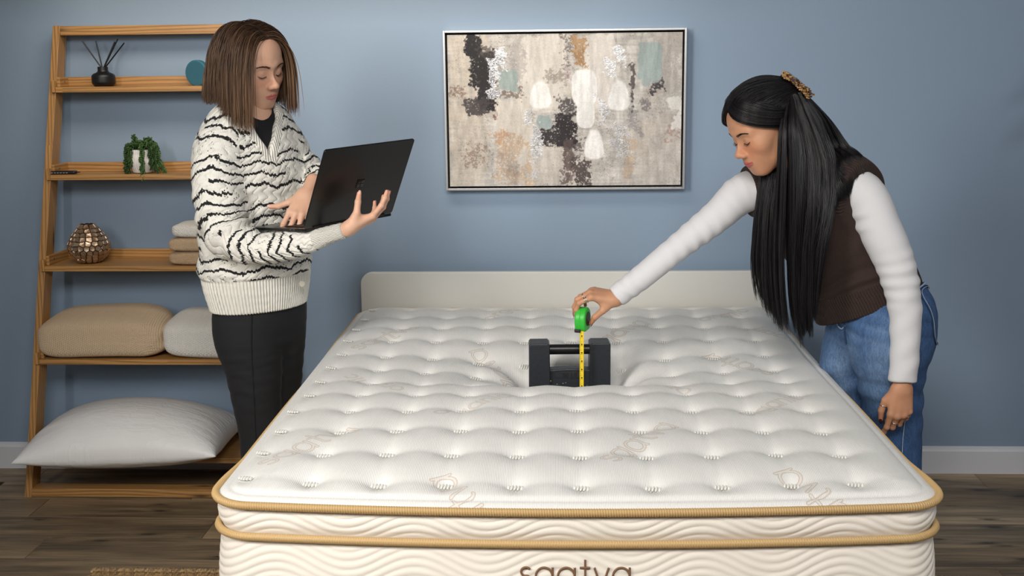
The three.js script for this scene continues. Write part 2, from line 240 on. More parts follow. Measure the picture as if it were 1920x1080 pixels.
{
  const s = thing('ladder_shelf', 'leaning honey-stained wooden ladder shelf with five trays against the blue wall', 'shelf');
  const H = 1.733, lean = (side) => {
    const sh = new THREE.Shape(); sh.moveTo(0.33, 0); sh.lineTo(0.075, H); sh.lineTo(0.012, H); sh.lineTo(0.262, 0);
    const g = new THREE.ExtrudeGeometry(sh, { depth: 0.023, bevelEnabled: true, bevelSize: 0.0018, bevelThickness: 0.002, bevelSegments: 2, curveSegments: 1 }); g.translate(0, 0, 0.002);
    const p = g.attributes.position;
    for (let i = 0; i < p.count; i++) { const z = p.getX(i), y = p.getY(i), t = p.getZ(i); p.setXYZ(i, side < 0 ? SHELF.xl(y) + t : SHELF.xr(y) - t, y, z); }
    if (side < 0) { const q = g.toNonIndexed(), a = q.attributes.position.array; for (let i = 0; i < a.length; i += 9) for (let k = 0; k < 3; k++) { const t = a[i + 3 + k]; a[i + 3 + k] = a[i + 6 + k]; a[i + 6 + k] = t; } q.computeVertexNormals(); return boxUV(q, 'y', 0.3, 0.11); }
    g.computeVertexNormals(); return boxUV(g, 'y', 0.9, 0.2);
  };
  part('stile', lean(-1), pine, s); part('stile', lean(1), pine, s);
  const bar = (name, w, h, d, x, y, z, parent) => { const m = part(name, board(w, h, d), pine, parent); m.position.set(x, y, z); return m; };
  const inner = (y) => [SHELF.xl(y) + 0.027, SHELF.xr(y) - 0.027];
  { const [a, b] = inner(1.71); bar('top_rail', b - a, 0.034, 0.06, (a + b) / 2, H - 0.017, 0.046, s); }
  { const [a, b] = inner(0.02); bar('foot_rail', b - a, 0.032, 0.058, (a + b) / 2, 0.018, 0.302, s); }
  SHELF.tops.forEach((y) => {
    const [a, b] = inner(y), zf = SHELF.zf(y) + 0.014, zb = 0.018, w = b - a - 0.002, cx = (a + b) / 2;
    const m = bar('shelf_board', w, 0.02, zf - zb, cx, y - 0.01, (zf + zb) / 2, s);
    const rel = (name, W, Hh, D, X, Y, Z) => bar(name, W, Hh, D, X - cx, Y - (y - 0.01), Z - (zf + zb) / 2, m);
    rel('back_lip', w, 0.036, 0.012, cx, y + 0.018, zb + 0.006);
    for (const [q, k] of [[a, 1], [b, -1]]) {
      rel('side_lip', 0.012, 0.036, zf - zb - 0.03, q + k * 0.007, y + 0.018, (zf + zb) / 2 - 0.004);
      rel('end_block', 0.013, 0.044, 0.016, q - k * 0.006, y + 0.002, zf - 0.007);
      const c = part('screw', new THREE.CylinderGeometry(0.0035, 0.0035, 0.003, 12).rotateZ(Math.PI / 2), steelScrew, m); c.position.set(q + k * 0.0135 - cx, 0.03, zf - 0.06 - (zf + zb) / 2);
    }
  });
}
// black reed diffuser
{
  const y = SHELF.tops[0], d = thing('reed_diffuser', 'matt black reed diffuser bottle with five black sticks on the top shelf', 'diffuser', [-1.611, y, 0.078]);
  const black = mat({ color: 0x101114, roughness: 0.42 });
  part('bottle', lathe([[0, 0], [0.028, 0], [0.032, 0.001], [0.0415, 0.011], [0.0425, 0.016], [0.0425, 0.036], [0.041, 0.042], [0.034, 0.0475], [0.023, 0.052], [0.0195, 0.056], [0.0185, 0.06], [0.0188, 0.07], [0.018, 0.0722], [0.013, 0.0722], [0.012, 0.05], [0, 0.05]], 56), black, d);
  const tips = [[-0.067, 0.167, 0.006], [-0.023, 0.166, -0.012], [0.047, 0.163, -0.014], [0.066, 0.172, 0.004], [0.094, 0.157, 0.018]];
  tips.forEach(([x, yy, z]) => part('reed', tube([V(-x * 0.1, 0.05, -z * 0.2), V(x, yy, z)], 0.0026, 1, 7), black, d));
}
// teal puck standing on its rim
{
  const d = thing('round_speaker', 'round flat teal speaker standing on its edge on the top shelf', 'speaker', [-1.252, SHELF.tops[0] + 0.0462, 0.088]), r = 0.047, teal = mat({ color: 0x2f6677, roughness: 0.7 });
  const pr = []; for (let k = 0; k <= 6; k++) { const a = k / 6 * Math.PI / 2; pr.push([r - 0.004 + 0.004 * Math.sin(a), 0.013 - 0.004 + 0.004 * Math.cos(a)]); }
  const full = [[0, 0.013], ...pr, ...pr.slice().reverse().map(([a, b]) => [a, -b]), [0, -0.013]];
  d.rotation.set(0, -0.32, 0);
  part('body', lathe(full.reverse(), 64).rotateX(Math.PI / 2), teal, d);
  part('grille', new THREE.CylinderGeometry(r - 0.006, r - 0.006, 0.0012, 56).rotateX(Math.PI / 2).translate(0, 0, 0.0132), mat({ color: 0x2b5f70, roughness: 0.85, bumpMap: rep(tex(64, 64, (u, v) => 127 + 127 * Math.sin(u * 50) * Math.sin(v * 50), false), 2), bumpScale: 0.0006 }), d);
  part('foot', new RoundedBoxGeometry(0.04, 0.006, 0.022, 2, 0.002).translate(0, -0.0432, 0), mat({ color: 0x1d4552, roughness: 0.7 }), d);
}
// trailing succulent in a white ribbed pot
{
  const y = SHELF.tops[1], p = thing('potted_succulent', 'trailing green succulent spilling over a white ribbed pot on the second shelf', 'plant', [-1.474, y, 0.105]), R = rng(33);
  const g = gridGeo(96, 40, (s, t) => { const a = s * Math.PI * 2, prof = t < 0.02 ? 0 : 1, h = t * 0.088, r0 = 0.034 + 0.016 * Math.sin(Math.min(1, t * 1.25) * 2.2) - 0.006 * t * t, rr = (r0 + 0.0012 * Math.sin(a * 30 + Math.sin(t * 5) * 2) + 0.0008 * (noise3(Math.cos(a) * 9, Math.sin(a) * 9, t * 8) - 0.5)) * (prof || 0.001); return V(Math.cos(a) * rr, h, -Math.sin(a) * rr); });
  part('pot', weldNormals(g), mat({ color: 0xe6e4e0, roughness: 0.5 }), p);
  part('soil', new THREE.CylinderGeometry(0.04, 0.036, 0.006, 24).translate(0, 0.083, 0), mat({ color: 0x2b2018, roughness: 1 }), p);
  // stems with plump leaves
  const leaf = new THREE.SphereGeometry(1, 6, 5); leaf.scale(0.0034, 0.0075, 0.0026); leaf.translate(0, 0.006, 0); const lp = clean(leaf.clone()).attributes;
  const greens = [0x2f4d1e, 0x3b5c2a, 0x27431b].map((c) => mat({ color: c, roughness: 0.5 }));
  const stems = [];
  const fall = (a, out, low, sw) => { const c = Math.cos(a), q = Math.sin(a); return [V(c * 0.012, 0.084, q * 0.012), V(c * 0.03, 0.102, q * 0.03), V(c * (0.05 + out * 0.4), 0.098, q * (0.05 + out * 0.4)), V(c * (0.053 + out) + sw * 0.3, mix(0.08, low, 0.5), q * (0.053 + out) + 0.004), V(c * (0.052 + out) + sw, low, q * (0.052 + out) + 0.006)]; };
  for (const [a, o, l, s] of [[3.0, 0.004, 0.004, -0.006], [2.75, 0.0, 0.02, -0.004], [2.45, 0.002, -0.018, -0.004], [2.2, 0, 0.034, 0], [1.25, 0.003, -0.018, 0.0], [0.7, 0.006, 0.02, 0.004], [0.45, 0.004, 0.006, 0.014], [0.15, 0.006, 0.002, 0.03], [0.3, 0.002, 0.03, 0.002], [-0.2, 0, 0.03, 0.004], [3.4, 0, 0.03, -0.004]]) stems.push(fall(a, o, l, s));
  for (let k = 0; k < 16; k++) { const a = R() * 6.28, q = R() * 0.034; stems.push([V(Math.cos(a) * q * 0.5, 0.08, Math.sin(a) * q * 0.5), V(Math.cos(a) * q * 1.2, 0.098, Math.sin(a) * q * 1.2), V(Math.cos(a) * q * 1.5, 0.106 + R() * 0.012, Math.sin(a) * q * 1.5)]); }
  stems.push([V(-0.012, 0.08, 0), V(-0.02, 0.11, 0.005), V(-0.026, 0.137, 0.006)], [V(0.02, 0.08, 0), V(0.024, 0.11, 0.004), V(0.034, 0.127, 0.006)], [V(0.014, 0.08, 0.004), V(0.018, 0.105, 0.01), V(0.02, 0.126, 0.012)]);
  stems.forEach((pts, si) => {
    const c = new THREE.CatmullRomCurve3(pts), n = Math.max(4, Math.round(c.getLength() / 0.0036)), list = [new THREE.TubeGeometry(c, 12, 0.0014, 5)];
    for (let i = 1; i <= n; i++) {
      const t = i / n, P = c.getPoint(t), T = c.getTangent(t), side = V(0, 0, 1).cross(T); if (side.lengthSq() < 1e-4) side.set(1, 0, 0); side.normalize(); const up = T.clone().cross(side).normalize();
      for (let k = 0; k < 3; k++) {
        const a = i * 2.4 + k * 2.094 + R() * 0.4, d = side.clone().multiplyScalar(Math.cos(a)).add(up.clone().multiplyScalar(Math.sin(a))).multiplyScalar(0.85).add(T.clone().multiplyScalar(0.55)).normalize();
        const q = new THREE.Quaternion().setFromUnitVectors(V(0, 1, 0), d), s = (0.85 + R() * 0.35) * (t > 0.85 ? 0.8 : 1); list.push(leaf.clone().applyMatrix4(new THREE.Matrix4().compose(P, q, V(s, s, s))));
      }
    }
    part('stem', merge(list), greens[si % 3], p);
  });
}
// small black remote
{
  const r = thing('remote_control', 'small black remote control lying at the left end of the second shelf', 'remote control', [-1.768, SHELF.tops[1], 0.137], 0.06);
  const blk = mat({ color: 0x15161a, roughness: 0.35 });
  part('body', new RoundedBoxGeometry(0.102, 0.013, 0.034, 4, 0.006).translate(0, 0.0066, 0), blk, r);
  part('loop', moved(new THREE.TorusGeometry(0.007, 0.0016, 8, 20), 0.056, 0.007, 0, Math.PI / 2), blk, r);
  for (let k = 0; k < 6; k++) part('button', new RoundedBoxGeometry(0.007, 0.002, 0.0035, 2, 0.0008).translate(-0.034 + k * 0.011, 0.0058 + 0.0002, 0.0166), mat({ color: 0xb8bcc4, roughness: 0.5 }), r);
}
// bronze vase faced with hammered hexagons
{
  const y = SHELF.tops[2], v = thing('bronze_vase', 'round bronze vase covered in raised hexagon facets on the third shelf', 'vase', [-1.694, y, 0.128]);
  const prof = [[0, 0], [0.03, 0.0], [0.046, 0.008], [0.062, 0.026], [0.0735, 0.046], [0.0765, 0.06], [0.0735, 0.077], [0.063, 0.097], [0.049, 0.116], [0.036, 0.132], [0.0265, 0.143], [0.022, 0.1445], [0.019, 0.14], [0.019, 0.08], [0, 0.08]];
  part('body', lathe(prof, 64), mat({ color: 0x2f2118, roughness: 0.45, metalness: 0.7 }), v);
  const curve = new THREE.CatmullRomCurve3(prof.slice(2, 11).map(([a, b]) => V(a, b, 0))), R = rng(9), pts = [];
  const L = curve.getLength(), rows = Math.round(L / 0.0185);
  for (let j = 0; j < rows; j++) { const t = (j + 0.5) / rows, q = curve.getPointAt(t), T = curve.getTangentAt(t), n = Math.max(5, Math.round(2 * Math.PI * q.x / 0.0215)); for (let i = 0; i < n; i++) { const a = (i + (j % 2) * 0.5) / n * 6.2832 + (R() - 0.5) * 0.12; const N = V(T.y, -T.x, 0); pts.push({ p: V(q.x * Math.cos(a), q.y, q.x * Math.sin(a)), n: V(N.x * Math.cos(a), N.y, N.x * Math.sin(a)).add(V((R() - 0.5) * 0.16, (R() - 0.5) * 0.16, (R() - 0.5) * 0.16)).normalize() }); } }
  const metals = [0xc4ac94, 0xb89e84, 0xcdb7a0].map((c) => mat({ color: c, roughness: 0.36, metalness: 0.88 }));
  pts.forEach((a, ai) => {
    const ex = V(0, 1, 0).cross(a.n).normalize(), ey = a.n.clone().cross(ex); let poly = []; for (let k = 0; k < 12; k++) poly.push([Math.cos(k / 12 * 6.2832) * 0.0145, Math.sin(k / 12 * 6.2832) * 0.0145]);
    for (const b of pts) { if (b === a || b.p.distanceTo(a.p) > 0.045) continue; const d = b.p.clone().sub(a.p), dx = d.dot(ex), dy = d.dot(ey), l = Math.hypot(dx, dy), h = l / 2 - 0.0006; if (l < 1e-4) continue; const nx = dx / l, ny = dy / l, out = []; for (let k = 0; k < poly.length; k++) { const A = poly[k], B = poly[(k + 1) % poly.length], da = A[0] * nx + A[1] * ny - h, db = B[0] * nx + B[1] * ny - h; if (da <= 0) out.push(A); if (da * db < 0) { const t = da / (da - db); out.push([mix(A[0], B[0], t), mix(A[1], B[1], t)]); } } poly = out; }
    const P = [], n = poly.length, at = (q, s, h) => a.p.clone().addScaledVector(ex, q[0] * s).addScaledVector(ey, q[1] * s).addScaledVector(a.n, h);
    for (let k = 0; k < n; k++) { const A = poly[k], B = poly[(k + 1) % n]; const c = at([0, 0], 1, 0.0014), a1 = at(A, 0.84, 0.0022), b1 = at(B, 0.84, 0.0022), a0 = at(A, 0.98, -0.0015), b0 = at(B, 0.98, -0.0015); for (const w of [c, a1, b1, a1, a0, b1, b1, a0, b0]) P.push(w.x, w.y, w.z); }
    const g = new THREE.BufferGeometry(); g.setAttribute('position', new THREE.BufferAttribute(new Float32Array(P), 3)); g.computeVertexNormals(); g.setAttribute('uv', new THREE.BufferAttribute(new Float32Array(P.length / 3 * 2), 2));
    part('facet', g, metals[ai % 3], v);
  });
}
// soft goods ------------------------------------------------------------
const waffle = tex(256, 256, (u, v) => { const a = Math.abs(Math.sin(u * 25.13)) * 0.5 + Math.abs(Math.sin(v * 25.13 + Math.round(u * 8) * 1.57)) * 0.5; return 255 * clamp(a * 0.8 + 0.2 * noise2(u * 90, v * 90, 2)); }, false);
const terry = tex(256, 256, (u, v) => { const a = noise2((u * 40) % 40, (v * 40) % 40, 4), b = noise2(u * 110, v * 110, 5), w = 0.5 + 0.5 * Math.sin((u + v) * 6.2832 * 14); return 255 * (0.45 * a + 0.3 * b + 0.25 * w); }, false);
// a folded stack: superellipse slab whose front shows the fold lines; D(p, s, t) adds folds
function slab(w, h, d, nx, ny, disp, e = 3.2) {
  const g = gridGeo(nx, ny, (s, t) => {
    const a = s * 2 * Math.PI, b = (t - 0.5) * Math.PI, pw = (c, k) => Math.sign(c) * Math.pow(Math.abs(c), 2 / k);
    const cb = pw(Math.cos(b), e), x = cb * pw(Math.cos(a), 7), z = -cb * pw(Math.sin(a), e + 1), y = pw(Math.sin(b), e);
    const p = V(x * w / 2, y * h / 2, z * d / 2); if (disp) disp(p, x, y, z); return p;
  });
  const p = g.attributes.position, uv = g.attributes.uv, n = g.attributes.normal; // uv in metres round the girth
  for (let i = 0; i < p.count; i++) { uv.setXY(i, p.getX(i), p.getY(i) - p.getZ(i)); }
  return weldNormals(g);
}
{
  const y = SHELF.tops[2], spec = [['lower beige terry towel at the bottom of the towel stack on the third shelf', 0xc7a988, 0.05], ['beige terry towel in the middle of the towel stack on the third shelf', 0xcbb08f, 0.05], ['white ribbed towel folded on top of the towel stack on the third shelf', 0xebe8e1, 0.052]]; let h = y;
  spec.forEach(([label, c, t], k) => {
    const w = k === 2 ? 0.3 : 0.32, m = mat({ color: c, roughness: 0.95, bumpMap: rep(terry, k === 2 ? 9 : 12), bumpScale: 0.004, sheen: 0.4, sheenRoughness: 0.6, sheenColor: new THREE.Color(0.5, 0.48, 0.45) });
    const th = thing('folded_towel', label, 'towel', [-1.371 + w / 2 + (k === 2 ? 0.016 : 0), h + t / 2, 0.128], k === 1 ? 0.02 : -0.01, 'folded towels on the third shelf');
    part('folded_cloth', slab(w, t + 0.002, 0.185 - k * 0.006, 110, 60, (p, x, yy, z) => { const front = sstep(0.4, 0.95, Math.abs(z)) + sstep(0.5, 0.95, -x) * 0.6; p.y += 0.0016 * noise3(p.x * 14, k * 5, p.z * 14) * yy; p.z += front * 0.003 * (noise3(p.x * 30, p.y * 60, k) - 0.5); if (k === 2) p.y += 0.003 * Math.sin(p.x * 60 + p.z * 30) * sstep(0.2, 0.9, yy) * noise3(p.x * 8, 1, 1); }, 4.2), m, th);
    h += t + 0.0005;
  });
}
{
  const y = SHELF.tops[3];
  const mk = (label, c, w, h, d, x, z, seed, tall) => {
    const th = thing('folded_blanket', label, 'blanket', [x, y + h / 2 - 0.001, z], 0, 'folded blankets on the fourth shelf');
    const m = mat({ color: c, roughness: 0.95, bumpMap: rep(waffle, 17, 17), bumpScale: 0.004, sheen: 0.3, sheenRoughness: 0.6, sheenColor: new THREE.Color(0.5, 0.48, 0.45) });
    part('folded_cloth', slab(w, h, d, 150, 90, (p, X, Y, Z) => {
      const top = sstep(0, 1, Y); p.y -= top * sstep(-0.5, 1, Z) * 0.028 - 0.004 * Math.sin(X * 2.4 + seed); // the front rolls down
      p.x *= 1 - 0.07 * top * (1 - tall) - (X < 0 ? 0.1 * top * sstep(-0.6, 0.6, -Z) : 0);
      p.y += 0.006 * (noise3(p.x * 9 + seed, p.z * 9, 2) - 0.5) * (Y > -0.6 ? 1 : 0);
      const rgt = sstep(0.62, 0.95, X) * sstep(0.1, 0.9, Z); // tucked folds at the right front corner
      p.x -= rgt * 0.016 * (0.5 + 0.5 * Math.sin(Y * 7 + Z * 3 + seed)); p.z -= rgt * 0.014 * (0.5 + 0.5 * Math.cos(Y * 6 + X * 5));
      p.z -= 0.003 * Math.exp(-((Y + 0.15 + 0.1 * Math.sin(X * 2 + seed)) ** 2) / 0.004) * sstep(0.5, 0.9, Z);
    }, 4.6), m, th);
  };
  mk('large folded beige waffle-weave blanket on the fourth shelf', 0xdcc3a2, 0.485, 0.178, 0.23, -1.628, 0.168, 1, 0);
  mk('folded white waffle-weave blanket right of the beige one on the fourth shelf', 0xefede7, 0.36, 0.168, 0.22, -1.215, 0.168, 4, 0.4);
}
{ // pillow on the bottom shelf
  const y = SHELF.tops[4], th = thing('bed_pillow', 'plump white satin-stripe pillow lying on the bottom shelf', 'pillow', [-1.515, y - 0.004, 0.268], 0.02);
  const satin = tex(256, 64, (u) => 255 * (0.5 + 0.5 * Math.sign(Math.sin(u * 6.2832 * 8))), false), crease = tex(512, 512, (u, v) => { const a = fbm2(u * 10 + fbm2(u * 5, v * 5, 3, 2) * 3, v * 26, 6, 4); return 255 * Math.pow(1 - Math.abs(a - 0.5) * 2, 3); }, false);
  const a = 0.37, b = 0.235;
  const shape = (side) => gridGeo(140, 90, (s, t) => {
    const u = s * 2 - 1, v = t * 2 - 1, cu = 1 - 0.05 * (1 - u * u) * v * v, cv = 1 - 0.09 * (1 - v * v) * 0 - 0.0;
    const x = a * u * (1 - 0.045 * (1 - v * v)), z = b * v * (1 - 0.06 * (1 - u * u)), q = Math.pow(Math.max(0, (1 - Math.pow(Math.abs(u), 2.2)) * (1 - Math.pow(Math.abs(v), 2.4))), 0.52);
    const wr = (fbm3(x * 7, z * 22, side, 3) - 0.5) * 0.02 * sstep(0.5, 1, Math.max(Math.abs(v), Math.abs(u))) * q + 0.004 * Math.sin(x * 34 + 5 * noise3(x * 6, z * 5, 1)) * sstep(0.45, 0.9, Math.abs(v)) * q;
    const up = 0.15 * q + wr, dn = -Math.min(0.052, 0.075 * q) + 0.3 * wr * (q < 0.5 ? 1 : 0);
    return V(x * cu, (side > 0 ? up : dn) + 0.057 + 0.012 * u * sstep(0.3, 1, v), z);
  }, (s, t) => [s * 0.74, t * 0.47]);
  const A = shape(1), B = shape(-1); { const I = B.index.array; for (let i = 0; i < I.length; i += 3) { const q = I[i]; I[i] = I[i + 1]; I[i + 1] = q; } B.computeVertexNormals(); }
  const ca = mat({ color: 0xe9e9e8, roughness: 0.45, bumpMap: rep(crease, 2, 2), bumpScale: 0.0009, sheen: 0.2 });
  part('cover', weldNormals(merge([A, B])), ca, th);
}

// ---------------------------------------------------------------- the bed
const BED = { x: 0.0922, turn: 0.01283, W: 0.768, z0: 0.1, z1: 2.085, r: 0.085, top: 0.668, low: 0.597, bottom: 0.33 };
const bedLocal = (P) => { const x = P.x - BED.x, c = Math.cos(BED.turn), s = Math.sin(BED.turn); return [x * c - P.z * s, x * s + P.z * c]; };
const WEIGHT = { x: 0.112, z: 0.965, turn: 0.05 }; // world place of the test weight
const DIP = (() => { const [x, z] = bedLocal(V(WEIGHT.x, 0, WEIGHT.z)); return { x, z }; })();
const bowed = (x, z) => z + 0.045 * (1 - (x / BED.W) ** 2) * sstep(1.5, 2.07, z);
function inset(x, z) { // distance inside the rounded outline before it is bowed
  const cz = (BED.z0 + BED.z1) / 2, hz = (BED.z1 - BED.z0) / 2, qx = Math.abs(x) - BED.W + BED.r, qz = Math.abs(z - cz) - hz + BED.r;
  return BED.r - Math.hypot(Math.max(qx, 0), Math.max(qz, 0)) - Math.min(Math.max(qx, qz), 0);
}
const tufts = []; for (let j = 0; j < 12; j++) for (let i = -6; i <= 6; i++) { const x = 0.0205 + 0.1465 * i, z = 1.985 - 0.163 * j; if (Math.abs(x) < 0.745 && z > 0.14) tufts.push([x + (hash3(i, j, 1) - 0.5) * 0.012, z + (hash3(i, j, 2) - 0.5) * 0.012, Math.abs(x) > 0.68 ? 0.5 : 1]); }
const tuftAt = new Map(); for (const t of tufts) { const k = Math.round((t[0] - 0.0205) / 0.1465) + ',' + Math.round((1.985 - t[1]) / 0.163); tuftAt.set(k, t); }
function sink(x, z) { // how far the weight presses the surface down
  const dx = Math.max(0, Math.abs(x - DIP.x) - 0.128), dz = Math.max(0, Math.abs(z - DIP.z - 0.028) - 0.075), d = Math.hypot(dx, dz * 1.3), wide = Math.hypot(dx * 0.36, dz);
  const dir = Math.atan2(z - DIP.z, x - DIP.x), fold = 1 + 0.1 * Math.sin(dir * 9 + 1) * sstep(0.01, 0.06, d) * (1 - sstep(0.12, 0.3, d));
  return (0.092 * Math.exp(-Math.pow(d / 0.066, 1.25)) + 0.042 * Math.exp(-Math.pow(wide / 0.19, 1.7))) * fold;
}
function bedHeight(x, z) {
  const e = Math.max(0, inset(x, z)); let h = BED.top + 0.036 * (1 - Math.exp(-e / 0.055)) + 0.004 * (1 - Math.exp(-e / 0.25));
  h -= 0.0045 * Math.exp(-(((e - 0.028) / 0.006) ** 2)); // the stitched seam inside the piping
  const i0 = Math.round((x - 0.0205) / 0.1465), j0 = Math.round((1.985 - z) / 0.163), soft = sstep(0.02, 0.07, e); let q = 0, near = 1;
  for (let a = -1; a <= 1; a++) for (let b = -1; b <= 1; b++) {
    const t = tuftAt.get((i0 + a) + ',' + (j0 + b)); if (!t) continue; const dx = x - t[0], dz = z - t[1], r2 = dx * dx + dz * dz;
    q += t[2] * (0.009 * Math.exp(-r2 / (0.022 * 0.022)) + 0.013 * Math.exp(-r2 / (0.055 * 0.055)));
    if (r2 < 0.0009) near = Math.sqrt(r2) / 0.03;
    q += t[2] * 0.0026 * Math.exp(-dz * dz / (0.018 * 0.018)) * Math.exp(-dx * dx / 0.006) + t[2] * 0.0025 * Math.exp(-dx * dx / (0.012 * 0.012)) * Math.exp(-dz * dz / 0.006); // slack lines between tufts
  }
  h -= q * soft; h -= sink(x, z) * sstep(-0.02, 0.1, e);
  h += 0.004 * (fbm2(x * 7 + 3, z * 7, 5, 3) - 0.5) * soft;
  return h;
}
{
  const bed = thing('mattress', 'thick white tufted mattress with tan corded piping and brown lettering on the front', 'mattress', [BED.x, 0, 0], BED.turn);
  // --- stroke letters (x-height 1, baseline y = 0): each is a list of polylines
  const arc = (cx, cy, rx, ry, a0, a1, n = 22) => Array.from({ length: n + 1 }, (_, k) => { const a = (a0 + (a1 - a0) * k / n) * Math.PI / 180; return [cx + rx * Math.cos(a), cy + ry * Math.sin(a)]; });
  const LET = {
    s: [0.72, [[...arc(0.36, 0.75, 0.27, 0.25, 35, 250, 16), ...arc(0.34, 0.26, 0.3, 0.26, 80, -150, 16)]]],
    a: [1.06, [arc(0.48, 0.5, 0.46, 0.5, 0, 360, 30), [[0.95, 1.0], [0.95, 0.0]]]],
    t: [0.62, [[[0.3, 1.45], [0.3, 0.25], ...arc(0.52, 0.25, 0.22, 0.25, 180, 270, 8)], [[0.0, 1.0], [0.58, 1.0]]]],
    v: [0.86, [[[0.02, 1.0], [0.42, 0.0], [0.82, 1.0]]]],
    o: [1.04, [arc(0.5, 0.5, 0.48, 0.5, 0, 360, 30)]],
    r: [0.56, [[[0.08, 1.0], [0.08, 0.0]], [[0.08, 0.55], ...arc(0.46, 0.55, 0.38, 0.45, 180, 85, 10)]]],
    g: [1.06, [arc(0.48, 0.5, 0.46, 0.5, 0, 360, 30), [[0.95, 1.0], [0.95, -0.12], ...arc(0.5, -0.12, 0.45, 0.36, 0, -150, 12)]]],
    n: [0.92, [[[0.08, 1.0], [0.08, 0.0]], [[0.08, 0.5], ...arc(0.44, 0.55, 0.36, 0.45, 180, 0, 16), [0.8, 0.0]]]],
    i: [0.26, [[[0.08, 1.0], [0.08, 0.0]], [[0.08, 1.3], [0.08, 1.36]]]],
    c: [0.9, [arc(0.5, 0.5, 0.48, 0.5, 48, 312, 24)]],
  };
  const GAP = 0.17, word = (w) => { let x = 0; const out = []; for (const ch of w) { const [wd, st] = LET[ch]; out.push([ch, st.map((l) => l.map(([a, b]) => [a + x, b]))]); x += wd + GAP; } return [out, x - GAP]; };
  // --- woven print of the cover
  const CW = 1640, CH = 2048, cv = document.createElement('canvas'); cv.width = CW; cv.height = CH; const g2 = cv.getContext('2d');
  g2.fillStyle = '#e7e6e2'; g2.fillRect(0, 0, CW, CH); g2.lineCap = 'round'; g2.lineJoin = 'round';
  const px = (x) => (x + 0.82) / 1.64 * CW, pz = (z) => z / 2.2 * CH, U = CW / 1.64;
  const write = (w, x, z, dx, dz, size, alpha) => {
    const [letters, wd] = word(w); g2.save(); g2.translate(px(x), pz(z)); g2.rotate(Math.atan2(dz, dx)); g2.scale(size * U, -size * U * CH / 2.2 / U); g2.translate(-wd / 2, -0.5);
    for (const [lw, col] of [[0.2, `rgba(203,192,180,${alpha})`], [0.1, `rgba(228,223,216,${alpha})`]]) { g2.lineWidth = lw; g2.strokeStyle = col; for (const [, st] of letters) for (const l of st) { g2.beginPath(); l.forEach(([a, b], k) => (k ? g2.lineTo(a, b) : g2.moveTo(a, b))); g2.stroke(); } }
    g2.restore();
  };
  for (const [x, z] of [[0.16, 1.78], [-0.61, 1.785], [0.19, 0.6], [-0.59, 0.66], [0.93, 1.78]]) write('saatva', x, z, 0.55, -0.83, 0.048, 1);
  for (const [x, z] of [[-0.21, 2.125], [0.53, 2.1], [-0.21, 0.92], [0.52, 0.96]]) write('saatva', x, z, -0.53, -0.85, 0.048, 1);
  for (const [x, z] of [[-0.25, 1.47], [0.52, 1.48], [-0.19, 0.27], [0.56, 0.36]]) write('organic', x, z, 0.72, -0.69, 0.036, 0.85);
  for (const [x, z] of [[-0.55, 1.21], [0.24, 1.21], [0.68, 0.62]]) write('organic', x, z, -0.72, -0.69, 0.036, 0.85);
  const print = new THREE.CanvasTexture(cv); print.colorSpace = THREE.SRGBColorSpace; print.wrapS = print.wrapT = THREE.ClampToEdgeWrapping;
  // knitted relief: fine ribs running down the bed, broken into small stitches
  const ribT = tex(256, 256, (u, v) => 255 * (0.62 * Math.abs(Math.sin(u * Math.PI * 16)) * (0.75 + 0.25 * Math.abs(Math.sin(v * Math.PI * 16 + Math.floor(u * 16) * 1.57))) + 0.2 * noise2(u * 60, v * 60, 3)), false);
  const cloth = mat({ map: print, roughness: 0.82, bumpMap: rep(ribT, 1.64 / 0.058, 2.2 / 0.058), bumpScale: 0.0009, sheen: 0.25, sheenRoughness: 0.6, sheenColor: new THREE.Color(0.6, 0.6, 0.58) });
  const cz = (BED.z0 + BED.z1) / 2, hz = (BED.z1 - BED.z0) / 2;
  const outline = (u, v) => { // square -> rounded rectangle
    let x = u * BED.W, z = v * hz; const ax = Math.abs(x) - (BED.W - BED.r), az = Math.abs(z) - (hz - BED.r);
    if (ax > 0 && az > 0) { const m = Math.max(ax, az) / Math.hypot(ax, az); x = Math.sign(x) * (BED.W - BED.r + ax * m); z = Math.sign(z) * (hz - BED.r + az * m); }
    return [x, z + cz];
  };
  part('top_panel', gridGeo(350, 430, (s, t) => { const [x, z] = outline(s * 2 - 1, t * 2 - 1); return V(x, bedHeight(x, z), bowed(x, z)); }, (s, t, p) => [(p.x + 0.82) / 1.64, 1 - p.z / 2.2]), cloth, bed);
  // --- the outline as a closed path, starting at the middle of the foot end
  const path = []; {
    const W = BED.W, r = BED.r, za = BED.z0, zb = BED.z1, N = [];
    const line = (a, b, c, d) => { const L = Math.hypot(c - a, d - b), n = Math.ceil(L / 0.01); for (let k = 0; k < n; k++) N.push([mix(a, c, k / n), mix(b, d, k / n)]); };
    const turn = (cx, cy, a0) => { for (let k = 0; k < 16; k++) { const a = (a0 - k / 16 * 90) * Math.PI / 180; N.push([cx + r * Math.cos(a), cy + r * Math.sin(a)]); } };
    line(0, zb, W - r, zb); turn(W - r, zb - r, 90); line(W, zb - r, W, za + r); turn(W - r, za + r, 0); line(W - r, za, -W + r, za); turn(-W + r, za + r, -90); line(-W, za + r, -W, zb - r); turn(-W + r, zb - r, 180); line(-W + r, zb, 0, zb);
    for (const [x, z] of N) path.push([x, bowed(x, z)]);
  }
  const arcL = [0]; for (let k = 0; k < path.length; k++) { const a = path[k], b = path[(k + 1) % path.length]; arcL.push(arcL[k] + Math.hypot(b[0] - a[0], b[1] - a[1])); }
  const PER = arcL[path.length]; let hint = 0;
